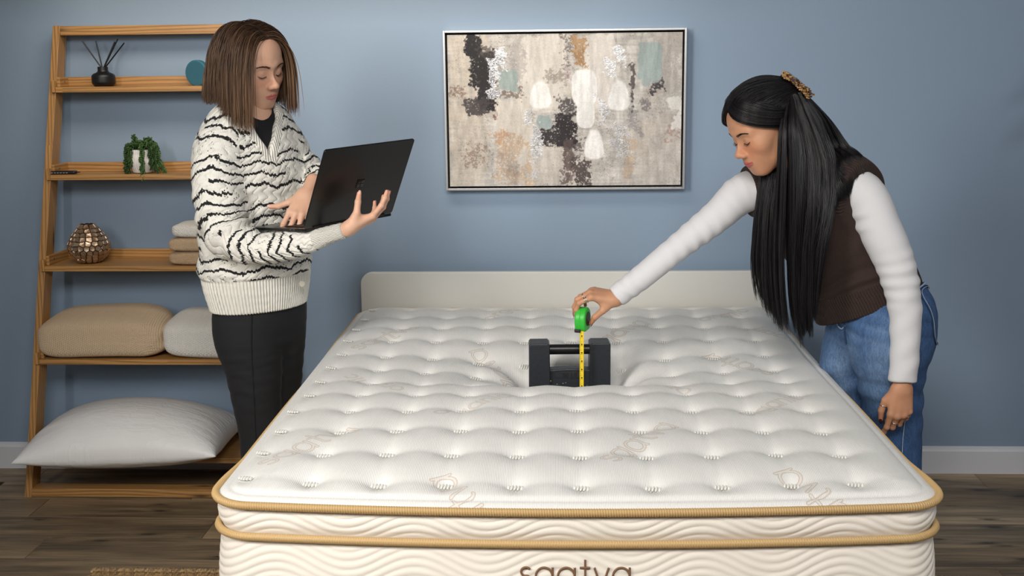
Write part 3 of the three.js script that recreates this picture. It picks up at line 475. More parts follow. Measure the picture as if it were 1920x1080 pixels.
  function along(s) { s = ((s % PER) + PER) % PER; if (s < arcL[hint]) hint = 0; while (arcL[hint + 1] < s) hint++; const a = path[hint], b = path[(hint + 1) % path.length], t = (s - arcL[hint]) / (arcL[hint + 1] - arcL[hint]), dx = b[0] - a[0], dz = b[1] - a[1], l = Math.hypot(dx, dz); return [mix(a[0], b[0], t), mix(a[1], b[1], t), -dz / l * -1 * 0 + (-dz / l), dx / l]; }
  const nrm = (s) => { const a = along(s - 0.012), c = along(s + 0.012), dx = c[0] - a[0], dz = c[1] - a[1], l = Math.hypot(dx, dz); return [-dz / l, dx / l]; };
  // --- the pleated tufts: short slanted ribs of gathered cloth in each dimple
  const rib = new THREE.SphereGeometry(1, 8, 6).scale(0.0026, 0.0042, 0.0115), tuftGeo = merge([-2, -1, 0, 1, 2].map((k) => rib.clone().scale(1, 1, 1 - 0.09 * k * k).rotateY(-0.3).translate(k * 0.0069, 0, 0.001 * k))), tuftM = mat({ color: 0xebeae4, roughness: 0.8 });
  for (const [x, z, w] of tufts) { const h = bedHeight(x, z), e = 0.012, gx = (bedHeight(x + e, z) - bedHeight(x - e, z)) / (2 * e), gz = (bedHeight(x, z + e) - bedHeight(x, z - e)) / (2 * e); if (inset(x, z) < 0.03) continue; const t = part('tuft', tuftGeo, tuftM, bed); t.position.set(x, h + 0.0075, bowed(x, z)); t.quaternion.setFromUnitVectors(V(0, 1, 0), V(-gx, 1, -gz).normalize()); t.scale.setScalar(0.8 + 0.2 * w); }
  // --- side borders quilted in running waves
  const sideTex = tex(128, 128, (u, v) => 255 * (0.5 + 0.3 * Math.sin(u * 6.2832 * 16) * Math.sin(v * 6.2832 * 16) + 0.3 * (noise2(u * 50, v * 50, 2) - 0.5)), false);
  const border = mat({ color: 0xefe8dc, roughness: 0.8, bumpMap: rep(sideTex, 20), bumpScale: 0.0007, sheen: 0.25, sheenRoughness: 0.6, sheenColor: new THREE.Color(0.6, 0.58, 0.54) });
  const band = (y0, y1, bulge, ny) => {
    const ns = 1250;
    return weldNormals(gridGeo(ns, ny, (s, t) => {
      const d = s * PER, [x, z] = along(d), [nx, nz] = nrm(d), y = mix(y1, y0, t), f = d > PER / 2 ? d - PER : d;
      const ph = (y - 0.024 * Math.sin((f + 0.035) / 0.295 * 6.2832 + 1.57)) / 0.0185, edge = Math.min(1, Math.min(t, 1 - t) * (y1 - y0) / 0.018), puff = Math.pow(Math.abs(Math.sin(ph * Math.PI)), 0.55);
      const o = -0.006 + bulge * Math.sin(Math.PI * t) + (0.0034 * puff + 0.002 * (fbm2(f * 16, y * 16, 3, 2) - 0.5)) * edge;
      return V(x + nx * o, y, z + nz * o);
    }, (s, t) => [s * PER, mix(y1, y0, t)]));
  };
  part('upper_border', band(BED.low + 0.004, BED.top - 0.004, 0.006, 26), border, bed);
  part('lower_border', band(BED.bottom, BED.low - 0.004, 0.012, 72), border, bed);
  part('underside', gridGeo(30, 40, (s, t) => { const [x, z] = outline((s * 2 - 1) * 0.985, (1 - t) * 2 - 1); return V(x, BED.bottom, bowed(x, z)); }), border, bed);
  // --- ribbed piping
  const gold = mat({ color: 0xc0a06d, roughness: 0.5, sheen: 0.3, sheenColor: new THREE.Color(0.6, 0.5, 0.35) });
  const cord = (y, out, rad, flat, slant) => {
    const ridges = Math.round(PER / 0.0054), ns = ridges * 5, nr = 8;
    return weldNormals(gridGeo(ns, nr, (s, t) => {
      const d = s * PER, [x, z] = along(d), [nx, nz] = nrm(d), a = t * 6.2832, rr = rad * (0.78 + 0.3 * Math.sqrt(Math.abs(Math.sin((s * ridges + slant * Math.sin(a)) * Math.PI))));
      const [lx, lz] = [x, z], drop = sink(lx, Math.min(lz, BED.z1)) * 0.55, sd = Math.abs(nx) * sstep(0.1, 0.3, Math.abs(BED.z1 - z)), o = out - 0.009 * sd + Math.cos(a) * rr * (1 - 0.25 * sd);
      return V(x + nx * o, y - 0.004 * sd - drop + Math.sin(a) * rr * flat, z + nz * o);
    }));
  };
  part('upper_piping', cord(BED.top - 0.001, 0.006, 0.0085, 1.05, 0.1), gold, bed);
  part('lower_piping', cord(BED.low, 0.003, 0.0082, 1.05, 0.7), gold, bed);
  // --- embroidered word on the foot end, one raised letter each
  const brown = mat({ color: 0x7a5a40, roughness: 0.55 }), [letters, wd] = word('saatva'), size = 0.036, y0 = 0.5115;
  const front = (x, y) => { const t = (BED.low - 0.004 - y) / (BED.low - 0.004 - BED.bottom); return bowed(x, BED.z1) - 0.006 + 0.012 * Math.sin(Math.PI * t) + 0.005; };
  for (const [ch, st] of letters) part('letter', merge(st.map((l) => { const pts = l.map(([a, b]) => { const x = 0.0025 + (a - wd / 2) * size * 1.03, y = y0 + (b - 0.0) * size; return V(x, y, front(x, y)); }); const closed = l.length > 25 && Math.hypot(l[0][0] - l.at(-1)[0], l[0][1] - l.at(-1)[1]) < 1e-3; if (closed) pts.pop(); const g = tube(pts, 0.0024, pts.length * 2, 7, closed); return g; })), brown, bed);
}
{ // bed frame: white headboard with rounded corners, rails and legs
  const f = thing('platform_bed', 'white platform bed with a plain rounded headboard against the blue wall', 'bed', [BED.x, 0, 0], BED.turn);
  const hb = new THREE.Shape(), L = -0.766, R = 0.766, T = 0.806, B = 0.1, r = 0.042; hb.moveTo(L, B); hb.lineTo(L, T - r); hb.absarc(L + r, T - r, r, Math.PI, Math.PI / 2, true); hb.lineTo(R - r, T); hb.absarc(R - r, T - r, r, Math.PI / 2, 0, true); hb.lineTo(R, B); hb.closePath();
  const white = mat({ color: 0xd4d5d1, roughness: 0.38 });
  part('headboard', new THREE.ExtrudeGeometry(hb, { depth: 0.022, bevelEnabled: true, bevelSize: 0.003, bevelThickness: 0.003, bevelSegments: 3, curveSegments: 14 }).translate(0, 0, 0.05), white, f);
  for (const s of [-1, 1]) part('side_rail', new RoundedBoxGeometry(0.024, 0.12, 1.93, 2, 0.004).translate(s * 0.735, 0.262, 1.06), white, f);
  part('foot_board', new RoundedBoxGeometry(1.46, 0.12, 0.024, 2, 0.004).translate(0, 0.262, 2.03), white, f);
  for (let k = 0; k < 9; k++) part('slat', new RoundedBoxGeometry(1.45, 0.02, 0.08, 2, 0.003).translate(0, 0.318, 0.22 + k * 0.21), pine, f);
  for (const s of [-1, 1]) for (const z of [0.09, 2.0]) part('leg', new THREE.CylinderGeometry(0.03, 0.02, 0.2, 20).translate(s * 0.7, 0.1, z + 0.01), white, f);
}
{ // braided jute rug under the foot of the bed
  const rug = thing('jute_rug', 'tan braided jute rug under the bed, its corner showing on the brown floor', 'rug', [0.05, 0.0005, 1.9]);
  const jute = tex(256, 256, (u, v) => { const k = 0.6 + 0.5 * noise2(u * 50, v * 50, 2) + 0.3 * (noise2(u * 120, v * 30, 4) - 0.5); return [176 * k, 146 * k, 104 * k]; });
  const m = [0xffffff, 0xe8ddcc].map((c) => mat({ map: rep(jute, 5), color: c, roughness: 0.95 }));
  const X0 = -1.455, X1 = 1.62, Z0 = -0.935, Z1 = 1.1, w = 0.03;
  // one braid: bulging strands that cross over one another, seen from above as a chain of plump stitches
  const braid = (ax, az, bx, bz) => { const L = Math.hypot(bx - ax, bz - az), n = Math.round(L / 0.021), cols = n * 4; const dx = (bx - ax) / L, dz = (bz - az) / L; return gridGeo(cols, 6, (s, t) => { const a = t * Math.PI, side = Math.cos(a), ph = s * n, c = ((ph + side * 0.5) % 1 + 1) % 1, hump = Math.sin(Math.PI * c), y = 0.003 + Math.sin(a) * 0.011 * (0.6 + 0.4 * Math.sqrt(hump)), ww = w * 0.52 * (0.86 + 0.14 * hump), jx = 0.0015 * (noise2(ph * 3, t * 4, 5) - 0.5); return V(ax + dx * s * L - dz * side * ww + jx, y, az + dz * s * L + dx * side * ww + jx); }, (s, t) => [s * L, t * 0.03]); };
  for (let k = 0, z = Z0 + w / 2; z < Z1; k++, z += w) { const g = braid(X0 + 0.012 * (k % 2), z, X1, z); const I = g.index.array; for (let i = 0; i < I.length; i += 3) { const q = I[i]; I[i] = I[i + 1]; I[i + 1] = q; } g.computeVertexNormals(); if (k < 12) part('braid', g, m[k % 2], rug); }
  part('backing', new THREE.BoxGeometry(X1 - X0, 0.002, 12 * w - 0.01).translate((X0 + X1) / 2, 0.001, Z0 + 6 * w), m[1], rug);
}

// ---------------------------------------------------------------- test weight and tape measure
{
  const w = thing('test_weight', 'heavy black cast-iron test weight with a grip bar sunk into the middle of the mattress', 'weight', [WEIGHT.x, 0.574, WEIGHT.z], WEIGHT.turn);
  const iron = mat({ color: 0x23262c, roughness: 0.42, bumpMap: rep(tex(128, 128, (u, v) => 255 * fbm2(u * 24, v * 24, 2, 3), false), 6), bumpScale: 0.0006 });
  const post = (s) => { const sh = new THREE.Shape(), a = 0.058, H = 0.172; const t = 0.0015; sh.moveTo(-0.029, 0); sh.lineTo(0.029, 0); sh.lineTo(0.0275, H - 0.004); sh.lineTo(0.0235, H); sh.lineTo(-0.0255, H); sh.lineTo(-0.0285, H - 0.004); sh.closePath(); const g = new THREE.ExtrudeGeometry(sh, { depth: 0.066, bevelEnabled: true, bevelSize: 0.003, bevelThickness: 0.004, bevelSegments: 3 }); g.translate(0, 0.003, -0.033); if (s > 0) g.scale(-1, 1, 1); return boxUV(g, 'x'); };
  const flip = (g) => { const q = g.index ? g.toNonIndexed() : g; for (const k of ['position', 'normal', 'uv']) { const at = q.attributes[k], n = at.itemSize, a = at.array; for (let i = 0; i < at.count; i += 3) for (let c = 0; c < n; c++) { const z = a[(i + 1) * n + c]; a[(i + 1) * n + c] = a[(i + 2) * n + c]; a[(i + 2) * n + c] = z; } } q.computeVertexNormals(); return q; };
  part('end_post', post(-1).translate(-0.0905, 0, 0), iron, w); part('end_post', flip(post(1)).translate(0.0905, 0, 0), iron, w);
  const web = new THREE.Shape(); web.moveTo(-0.066, 0); web.lineTo(0.066, 0); web.lineTo(0.066, 0.088); web.quadraticCurveTo(0.0, 0.096, -0.066, 0.088); web.closePath();
  const body = part('web_plate', boxUV(new THREE.ExtrudeGeometry(web, { depth: 0.034, bevelEnabled: true, bevelSize: 0.003, bevelThickness: 0.004, bevelSegments: 3, curveSegments: 16 }).translate(0, 0.002, -0.014)), iron, w);
  part('raised_panel', new RoundedBoxGeometry(0.09, 0.02, 0.006, 3, 0.0025).translate(0.0, 0.0785, 0.0235), iron, body);
  part('grip_bar', new THREE.CylinderGeometry(0.0155, 0.0155, 0.13, 32).rotateZ(Math.PI / 2).translate(0, 0.153, 0.004), mat({ color: 0x0c0d10, roughness: 0.35 }), w);
  const font = await new FontLoader().loadAsync('fonts/droid/droid_sans_bold.typeface.json');
  const tg = new TextGeometry('50 LB', { font, size: 0.0125, depth: 0.0012, curveSegments: 4, bevelEnabled: false }); tg.computeBoundingBox(); tg.translate(-tg.boundingBox.max.x / 2, 0.0725, 0.026);
  part('cast_lettering', tg, mat({ color: 0x0b0c0e, roughness: 0.6 }), body);
  const chip = mat({ color: 0x8b8d8a, roughness: 0.8 }), R = rng(14);
  for (const [x, y, c] of [[-0.038, 0.05, 0], [-0.02, 0.052, 1], [-0.012, 0.054, 1], [-0.034, 0.036, 1], [-0.058, 0.06, 2], [0.052, 0.044, 1]]) part('paint_chip', new THREE.IcosahedronGeometry(1, 1).scale(0.0014 + R() * 0.0014, 0.0008 + R() * 0.0012, 0.0006).translate(x, y, 0.0241), c === 2 ? mat({ color: 0xb9ad4a, roughness: 0.7 }) : chip, body);
}

// ---------------------------------------------------------------- figures: distance fields meshed by surface nets
const smin = (a, b, k) => { const h = Math.max(k - Math.abs(a - b), 0) / k; return Math.min(a, b) - h * h * k * 0.25; };
const smax = (a, b, k) => -smin(-a, -b, k);
// tapered round bone from A to B
function bone(A, B, ra, rb, k = 0.012) {
  const ax = A.x, ay = A.y, az = A.z, bx = B.x - ax, by = B.y - ay, bz = B.z - az, L2 = bx * bx + by * by + bz * bz || 1e-9;
  return { k, c: A.clone().add(B).multiplyScalar(0.5), R: Math.sqrt(L2) / 2 + Math.max(ra, rb), f(x, y, z) { const px = x - ax, py = y - ay, pz = z - az; const t = clamp((px * bx + py * by + pz * bz) / L2), dx = px - bx * t, dy = py - by * t, dz = pz - bz * t; return Math.sqrt(dx * dx + dy * dy + dz * dz) - (ra + (rb - ra) * t); } };
}
function ball(C, r, k = 0.012, rot) { // ellipsoid, r = [rx, ry, rz]
  const [a, b, c] = Array.isArray(r) ? r : [r, r, r], m = Math.min(a, b, c), q = rot ? new THREE.Matrix4().makeRotationFromEuler(new THREE.Euler(...rot)).transpose().elements : null;
  return { k, c: C.clone(), R: Math.max(a, b, c), f(x, y, z) { let X = x - C.x, Y = y - C.y, Z = z - C.z; if (q) { const u = q[0] * X + q[4] * Y + q[8] * Z, v = q[1] * X + q[5] * Y + q[9] * Z; Z = q[2] * X + q[6] * Y + q[10] * Z; X = u; Y = v; } const k0 = Math.sqrt((X / a) ** 2 + (Y / b) ** 2 + (Z / c) ** 2), k1 = Math.sqrt((X / a / a) ** 2 + (Y / b / b) ** 2 + (Z / c / c) ** 2); return k1 > 1e-9 ? k0 * (k0 - 1) / k1 : -m; } };
}
// a limb or trunk: nodes [point, half width across, half depth], side = direction of the width; cutA / cutB end flat
function chain(nodes, side, { k = 0.03, sub = 4, cutA = false, cutB = false, pow = 2 } = {}) {
  const c3 = new THREE.CatmullRomCurve3(nodes.map((n) => n[0]), false, 'centripetal'), N = (nodes.length - 1) * sub, P = [], A = [], B = [], S = [];
  const cr = (a, b, c, d, t) => 0.5 * (2 * b + (c - a) * t + (2 * a - 5 * b + 4 * c - d) * t * t + (3 * b - a - 3 * c + d) * t * t * t);
  for (let i = 0; i <= N; i++) {
    const u = i / N, f = u * (nodes.length - 1), j = Math.min(nodes.length - 2, Math.floor(f)), t = f - j, g = (q, w) => nodes[clamp(q, 0, nodes.length - 1)][w];
    P.push(c3.getPoint(u)); A.push(cr(g(j - 1, 1), g(j, 1), g(j + 1, 1), g(j + 2, 1), t)); B.push(cr(g(j - 1, 2), g(j, 2), g(j + 1, 2), g(j + 2, 2), t)); S.push(i ? S[i - 1] + P[i].distanceTo(P[i - 1]) : 0);
  }
  const seg = []; for (let i = 0; i < N; i++) { const d = P[i + 1].clone().sub(P[i]), L = d.length(); d.divideScalar(L); const u = side.clone().addScaledVector(d, -side.dot(d)).normalize(), v = d.clone().cross(u); seg.push([P[i].x, P[i].y, P[i].z, d.x, d.y, d.z, u.x, u.y, u.z, v.x, v.y, v.z, L, A[i], A[i + 1], B[i], B[i + 1], S[i]]); }
  const ctr = P.reduce((s, p) => s.add(p), V(0, 0, 0)).divideScalar(P.length); let R = 0; P.forEach((p, i) => { R = Math.max(R, p.distanceTo(ctr) + Math.max(A[i], B[i])); });
  const hit = { d: 0, s: 0, a: 0, r: 0 };
  function look(x, y, z, full) {
    let best = 1e9, near = 1e9, sw = 0, ss = 0;
    for (let i = 0; i < N; i++) {
      const q = seg[i], px = x - q[0], py = y - q[1], pz = z - q[2], w = px * q[3] + py * q[4] + pz * q[5], L = q[12], t = w < 0 ? 0 : w > L ? 1 : w / L, ra = q[13] + (q[14] - q[13]) * t, rb = q[15] + (q[16] - q[15]) * t, m = ra < rb ? ra : rb;
      const u = px * q[6] + py * q[7] + pz * q[8], v = px * q[9] + py * q[10] + pz * q[11], o = w - t * L, uu = u / ra, vv = v / rb;
      const k0 = pow === 2 ? Math.sqrt(uu * uu + vv * vv + (o / m) * (o / m)) : Math.pow(Math.pow(Math.abs(uu), pow) + Math.pow(Math.abs(vv), pow) + Math.pow(Math.abs(o / m), pow), 1 / pow), d = (k0 - 1) * m;
      if (d < best) best = d;
      if (full) { const e = Math.sqrt(u * u + v * v + o * o), wt = Math.exp(-Math.min(60, e / 0.004)) + 1e-30; sw += wt; ss += wt * (q[17] + ((i === 0 && w < 0) || (i === N - 1 && w > L) ? w : t * L)); if (e < near) { near = e; hit.a = Math.atan2(v, u); hit.r = (ra + rb) / 2; } }
    }
    if (cutA) { const q = seg[0]; best = smax(best, -((x - q[0]) * q[3] + (y - q[1]) * q[4] + (z - q[2]) * q[5]), 0.006); }
    if (cutB) { const q = seg[N - 1]; best = smax(best, (x - q[0]) * q[3] + (y - q[1]) * q[4] + (z - q[2]) * q[5] - q[12], 0.006); }
    if (!full) return best;
    hit.d = best; hit.s = ss / sw; return hit;
  }
  return { k, c: ctr, R, length: S[N], f: (x, y, z) => look(x, y, z, false), look: (x, y, z) => look(x, y, z, true) };
}
const union = (prims) => (x, y, z) => {
  let d = 1e3;
  for (const p of prims) { const dx = x - p.c.x, dy = y - p.c.y, dz = z - p.c.z, far = Math.sqrt(dx * dx + dy * dy + dz * dz) - p.R; if (far > d + p.k) continue; if (far > 0.12) { if (far < d) d = far; continue; } d = smin(d, p.f(x, y, z), p.k); }
  return d;
};
function boundsOf(prims, pad = 0.01) { const b = new THREE.Box3(); for (const p of prims) b.union(new THREE.Box3(p.c.clone().subScalar(p.R), p.c.clone().addScalar(p.R))); return b.expandByScalar(pad); }
// naive surface nets over box b with cell h; blocks far from the surface are skipped
function netMesh(f, b, h) {
  const nx = Math.ceil((b.max.x - b.min.x) / h) + 2, ny = Math.ceil((b.max.y - b.min.y) / h) + 2, nz = Math.ceil((b.max.z - b.min.z) / h) + 2, ox = b.min.x, oy = b.min.y, oz = b.min.z, D = new Float32Array(nx * ny * nz), S = 8, near = new Uint8Array(Math.ceil(nx / S) * Math.ceil(ny / S) * Math.ceil(nz / S));
  const bx = Math.ceil(nx / S), by = Math.ceil(ny / S), bz = Math.ceil(nz / S), rad = S * h * 0.87 * 1.7;
  for (let K = 0; K < bz; K++) for (let J = 0; J < by; J++) for (let I = 0; I < bx; I++) {
    const c = f(ox + (I + 0.5) * S * h, oy + (J + 0.5) * S * h, oz + (K + 0.5) * S * h), full = Math.abs(c) < rad; near[(K * by + J) * bx + I] = full ? 1 : 0;
    for (let k = K * S; k < Math.min(nz, K * S + S); k++) for (let j = J * S; j < Math.min(ny, J * S + S); j++) for (let i = I * S; i < Math.min(nx, I * S + S); i++) D[(k * ny + j) * nx + i] = full ? f(ox + i * h, oy + j * h, oz + k * h) : c;
  }
  const id = new Int32Array(nx * ny * nz).fill(-1), P = [], off = [0, 1, nx, nx + 1, nx * ny, nx * ny + 1, nx * ny + nx, nx * ny + nx + 1];
  for (let k = 0; k < nz - 1; k++) for (let j = 0; j < ny - 1; j++) for (let i = 0; i < nx - 1; i++) {
    const o = (k * ny + j) * nx + i; let m = 0; for (let q = 0; q < 8; q++) if (D[o + off[q]] < 0) m |= 1 << q; if (m === 0 || m === 255) continue;
    let sx = 0, sy = 0, sz = 0, n = 0;
    for (let q = 0; q < 8; q++) for (const e of [1, 2, 4]) { if (q & e) continue; const r = q | e, a = D[o + off[q]], c = D[o + off[r]]; if ((a < 0) === (c < 0)) continue; const t = a / (a - c); sx += (q & 1) + (e === 1 ? t : 0); sy += ((q >> 1) & 1) + (e === 2 ? t : 0); sz += ((q >> 2) & 1) + (e === 4 ? t : 0); n++; }
    id[o] = P.length / 3; P.push(ox + (i + sx / n) * h, oy + (j + sy / n) * h, oz + (k + sz / n) * h);
  }
  const I = [], quad = (a, b2, c, d, flip) => { if (a < 0 || b2 < 0 || c < 0 || d < 0) return; if (flip) I.push(a, c, b2, a, d, c); else I.push(a, b2, c, a, c, d); };
  for (let k = 1; k < nz - 1; k++) for (let j = 1; j < ny - 1; j++) for (let i = 1; i < nx - 1; i++) {
    const o = (k * ny + j) * nx + i, s = D[o] < 0;
    if (s !== D[o + 1] < 0) quad(id[o], id[o - nx], id[o - nx - nx * ny], id[o - nx * ny], !s);
    if (s !== D[o + nx] < 0) quad(id[o], id[o - nx * ny], id[o - 1 - nx * ny], id[o - 1], !s);
    if (s !== D[o + nx * ny] < 0) quad(id[o], id[o - 1], id[o - 1 - nx], id[o - nx], !s);
  }
  const g = new THREE.BufferGeometry(), arr = new Float32Array(P), e = h * 0.4;
  for (let i = 0; i < arr.length; i += 3) { const x = arr[i], y = arr[i + 1], z = arr[i + 2], d = f(x, y, z); const gx = f(x + e, y, z) - f(x - e, y, z), gy = f(x, y + e, z) - f(x, y - e, z), gz = f(x, y, z + e) - f(x, y, z - e), l = Math.hypot(gx, gy, gz); if (l > 1e-9) { const q = clamp(d, -h * 0.6, h * 0.6) / l; arr[i] -= gx * q; arr[i + 1] -= gy * q; arr[i + 2] -= gz * q; } }
  g.setAttribute('position', new THREE.BufferAttribute(arr, 3)); g.setIndex(I); g.computeVertexNormals(); return g;
}
function displace(g, fn) { const p = g.attributes.position, n = g.attributes.normal; for (let i = 0; i < p.count; i++) { const d = fn(p.getX(i), p.getY(i), p.getZ(i), n.getX(i), n.getY(i), n.getZ(i)); p.setXYZ(i, p.getX(i) + n.getX(i) * d, p.getY(i) + n.getY(i) * d, p.getZ(i) + n.getZ(i) * d); } g.computeVertexNormals(); return g; }
function paint(g, fn) { const p = g.attributes.position, n = g.attributes.normal, c = new Float32Array(p.count * 3), k = new THREE.Color(); for (let i = 0; i < p.count; i++) { const q = fn(p.getX(i), p.getY(i), p.getZ(i), n.getX(i), n.getY(i), n.getZ(i)); k.setRGB(q[0] / 255, q[1] / 255, q[2] / 255, THREE.SRGBColorSpace); c[i * 3] = k.r; c[i * 3 + 1] = k.g; c[i * 3 + 2] = k.b; } g.setAttribute('color', new THREE.BufferAttribute(c, 3)); return g; }
// cut a mesh into pieces and give each triangle uv from the chain that it lies on: which(x, y, z, chain index, hit) -> piece index or -1 to drop it
function tailor(g, chains, which, pieces) {
  const p = g.attributes.position, n = g.attributes.normal, I = g.index.array, out = Array.from({ length: pieces }, () => ({ P: [], N: [], U: [] }));
  for (let i = 0; i < I.length; i += 3) {
    const a = I[i], b = I[i + 1], c = I[i + 2], x = (p.getX(a) + p.getX(b) + p.getX(c)) / 3, y = (p.getY(a) + p.getY(b) + p.getY(c)) / 3, z = (p.getZ(a) + p.getZ(b) + p.getZ(c)) / 3;
    let ci = 0, best = 1e9; for (let q = 0; q < chains.length; q++) { const d = chains[q].f(x, y, z); if (d < best) { best = d; ci = q; } }
    const ch = chains[ci], h = ch.look(x, y, z), a0 = h.a, r0 = h.r, w = which(x, y, z, ci, h); if (w < 0) continue; const o = out[w], rr = ch.uvR ?? r0;
    for (const q of [a, b, c]) { const X = p.getX(q), Y = p.getY(q), Z = p.getZ(q), hh = ch.look(X, Y, Z); let da = hh.a - a0; if (da > Math.PI) da -= 2 * Math.PI; if (da < -Math.PI) da += 2 * Math.PI; o.P.push(X, Y, Z); o.N.push(n.getX(q), n.getY(q), n.getZ(q)); o.U.push((a0 + da) * rr, hh.s); }
  }
  return out.map((o) => { const q = new THREE.BufferGeometry(); q.setAttribute('position', new THREE.BufferAttribute(new Float32Array(o.P), 3)); q.setAttribute('normal', new THREE.BufferAttribute(new Float32Array(o.N), 3)); q.setAttribute('uv', new THREE.BufferAttribute(new Float32Array(o.U), 2)); return q; });
}
// ---------------------------------------------------------------- heads (own axes: face +z, up +y, +x is the person's left)
function headPrims(o = {}) {
  const L = [], s = o.smile ?? 0, w = o.lips ?? 1, b = (...a) => L.push(ball(...a)), c = (...a) => L.push(bone(...a));
  b(V(0, 0.03, -0.016), [0.075, 0.084, 0.094], 0.01); b(V(0, 0.036, 0.026), [0.063, 0.062, 0.058], 0.03); b(V(0, -0.03, 0.026), [0.0605, 0.072, 0.06], 0.03); b(V(0, -0.072, 0.03), [0.045, 0.04, 0.05], 0.03);
  c(V(-0.009, -0.1, 0.068), V(0.009, -0.1, 0.068), 0.0135, 0.0135, 0.022);
  for (const m of [-1, 1]) {
    c(V(m * 0.053, -0.055, -0.004), V(m * 0.018, -0.1, 0.056), 0.017, 0.012, 0.024);
    b(V(m * (0.042 + s * 0.001), -0.028 + s * 0.003, 0.052), [0.021 + s * 0.002, 0.019, 0.019], 0.032);
    c(V(m * 0.012, 0.02, 0.083), V(m * 0.045, 0.019, 0.066), 0.0075, 0.007, 0.018);
    b(V(m * 0.0125, -0.0385, 0.0945), [0.0074, 0.0066, 0.009], 0.007);
  }
  c(V(0, 0.014, 0.083), V(0, -0.026, 0.0995), 0.0068, 0.0076, 0.014); b(V(0, -0.033, 0.1035), [0.0092, 0.0085, 0.0095], 0.01);
  b(V(0, -0.064, 0.06), [0.033, 0.027, 0.027], 0.026);
  const f0 = union(L), lids = [-1, 1].map((m) => ball(V(m * 0.031, -0.002, 0.0685), [0.0145, 0.0128, 0.0135], 0.005));
  const my = -0.0685, on = (x, y, dz) => { const p = onFace(f0, x, y, 0); p.z += dz; return p; };
  const up = [-1, 1].map((m) => bone(on(m * (0.0245 * w + s * 0.004), my + 0.001 + s * 0.003, -0.002), on(m * 0.0042, my + 0.0045 * w + 0.0003, -0.0022), 0.0022 * w, 0.0046 * w, 0.005)), lo = [-1, 1].map((m) => bone(on(m * (0.021 * w + s * 0.003), my - 0.002 + s * 0.003, -0.0024), on(m * 0.002, my - 0.0058 * w, -0.0026), 0.003 * w, 0.0054 * w, 0.005));
  const lips = (x, y, z) => Math.min(...up.map((q) => q.f(x, y, z)), ...lo.map((q) => q.f(x, y, z)));
  const cut = [-1, 1].map((m) => bone(on(0, my + 0.0002, 0.0022), on(m * (0.0255 * w + s * 0.005), my + s * 0.004, 0.0006), 0.0012, 0.0009));
  const f = (x, y, z) => {
    let d = f0(x, y, z); if (z < 0.02) return d;
    for (const m of [-1, 1]) d = smax(d, -(Math.hypot((x - m * 0.0315) / 1.25, (y - 0.001), (z - 0.1015) / 0.9) - 0.0195), 0.02);
    for (const q of lids) d = smin(d, q.f(x, y, z), 0.006);
    for (const m of [-1, 1]) d = smax(d, -(Math.hypot((x - m * 0.031) / 1.6, y - 0.0095 + (x - m * 0.031) ** 2 * 14, (z - 0.083) / 3) - 0.0012), 0.003); // lid crease
    for (const q of up) d = smin(d, q.f(x, y, z), 0.006); for (const q of lo) d = smin(d, q.f(x, y, z), 0.006);
    for (const q of cut) d = smax(d, -q.f(x, y, z), 0.0025);
    d = smax(d, -(Math.hypot(x, y + 0.0545, z - 0.0985) - 0.004), 0.006);
    for (const m of [-1, 1]) d = smax(d, -(Math.hypot((x - m * 0.0068) / 1.2, y + 0.0455, (z - 0.098) / 1.3) - 0.0032), 0.003);
    return d;
  };
  return { f, lips };
}
// surface point of the head straight in front of (x, y)
function onFace(f, x, y, lift = 0, z0 = 0.13) { let z = z0; for (let i = 0; i < 60; i++) { const d = f(x, y, z) - lift; if (d < 2e-4) break; z -= d * 0.7; } return V(x, y, z); }
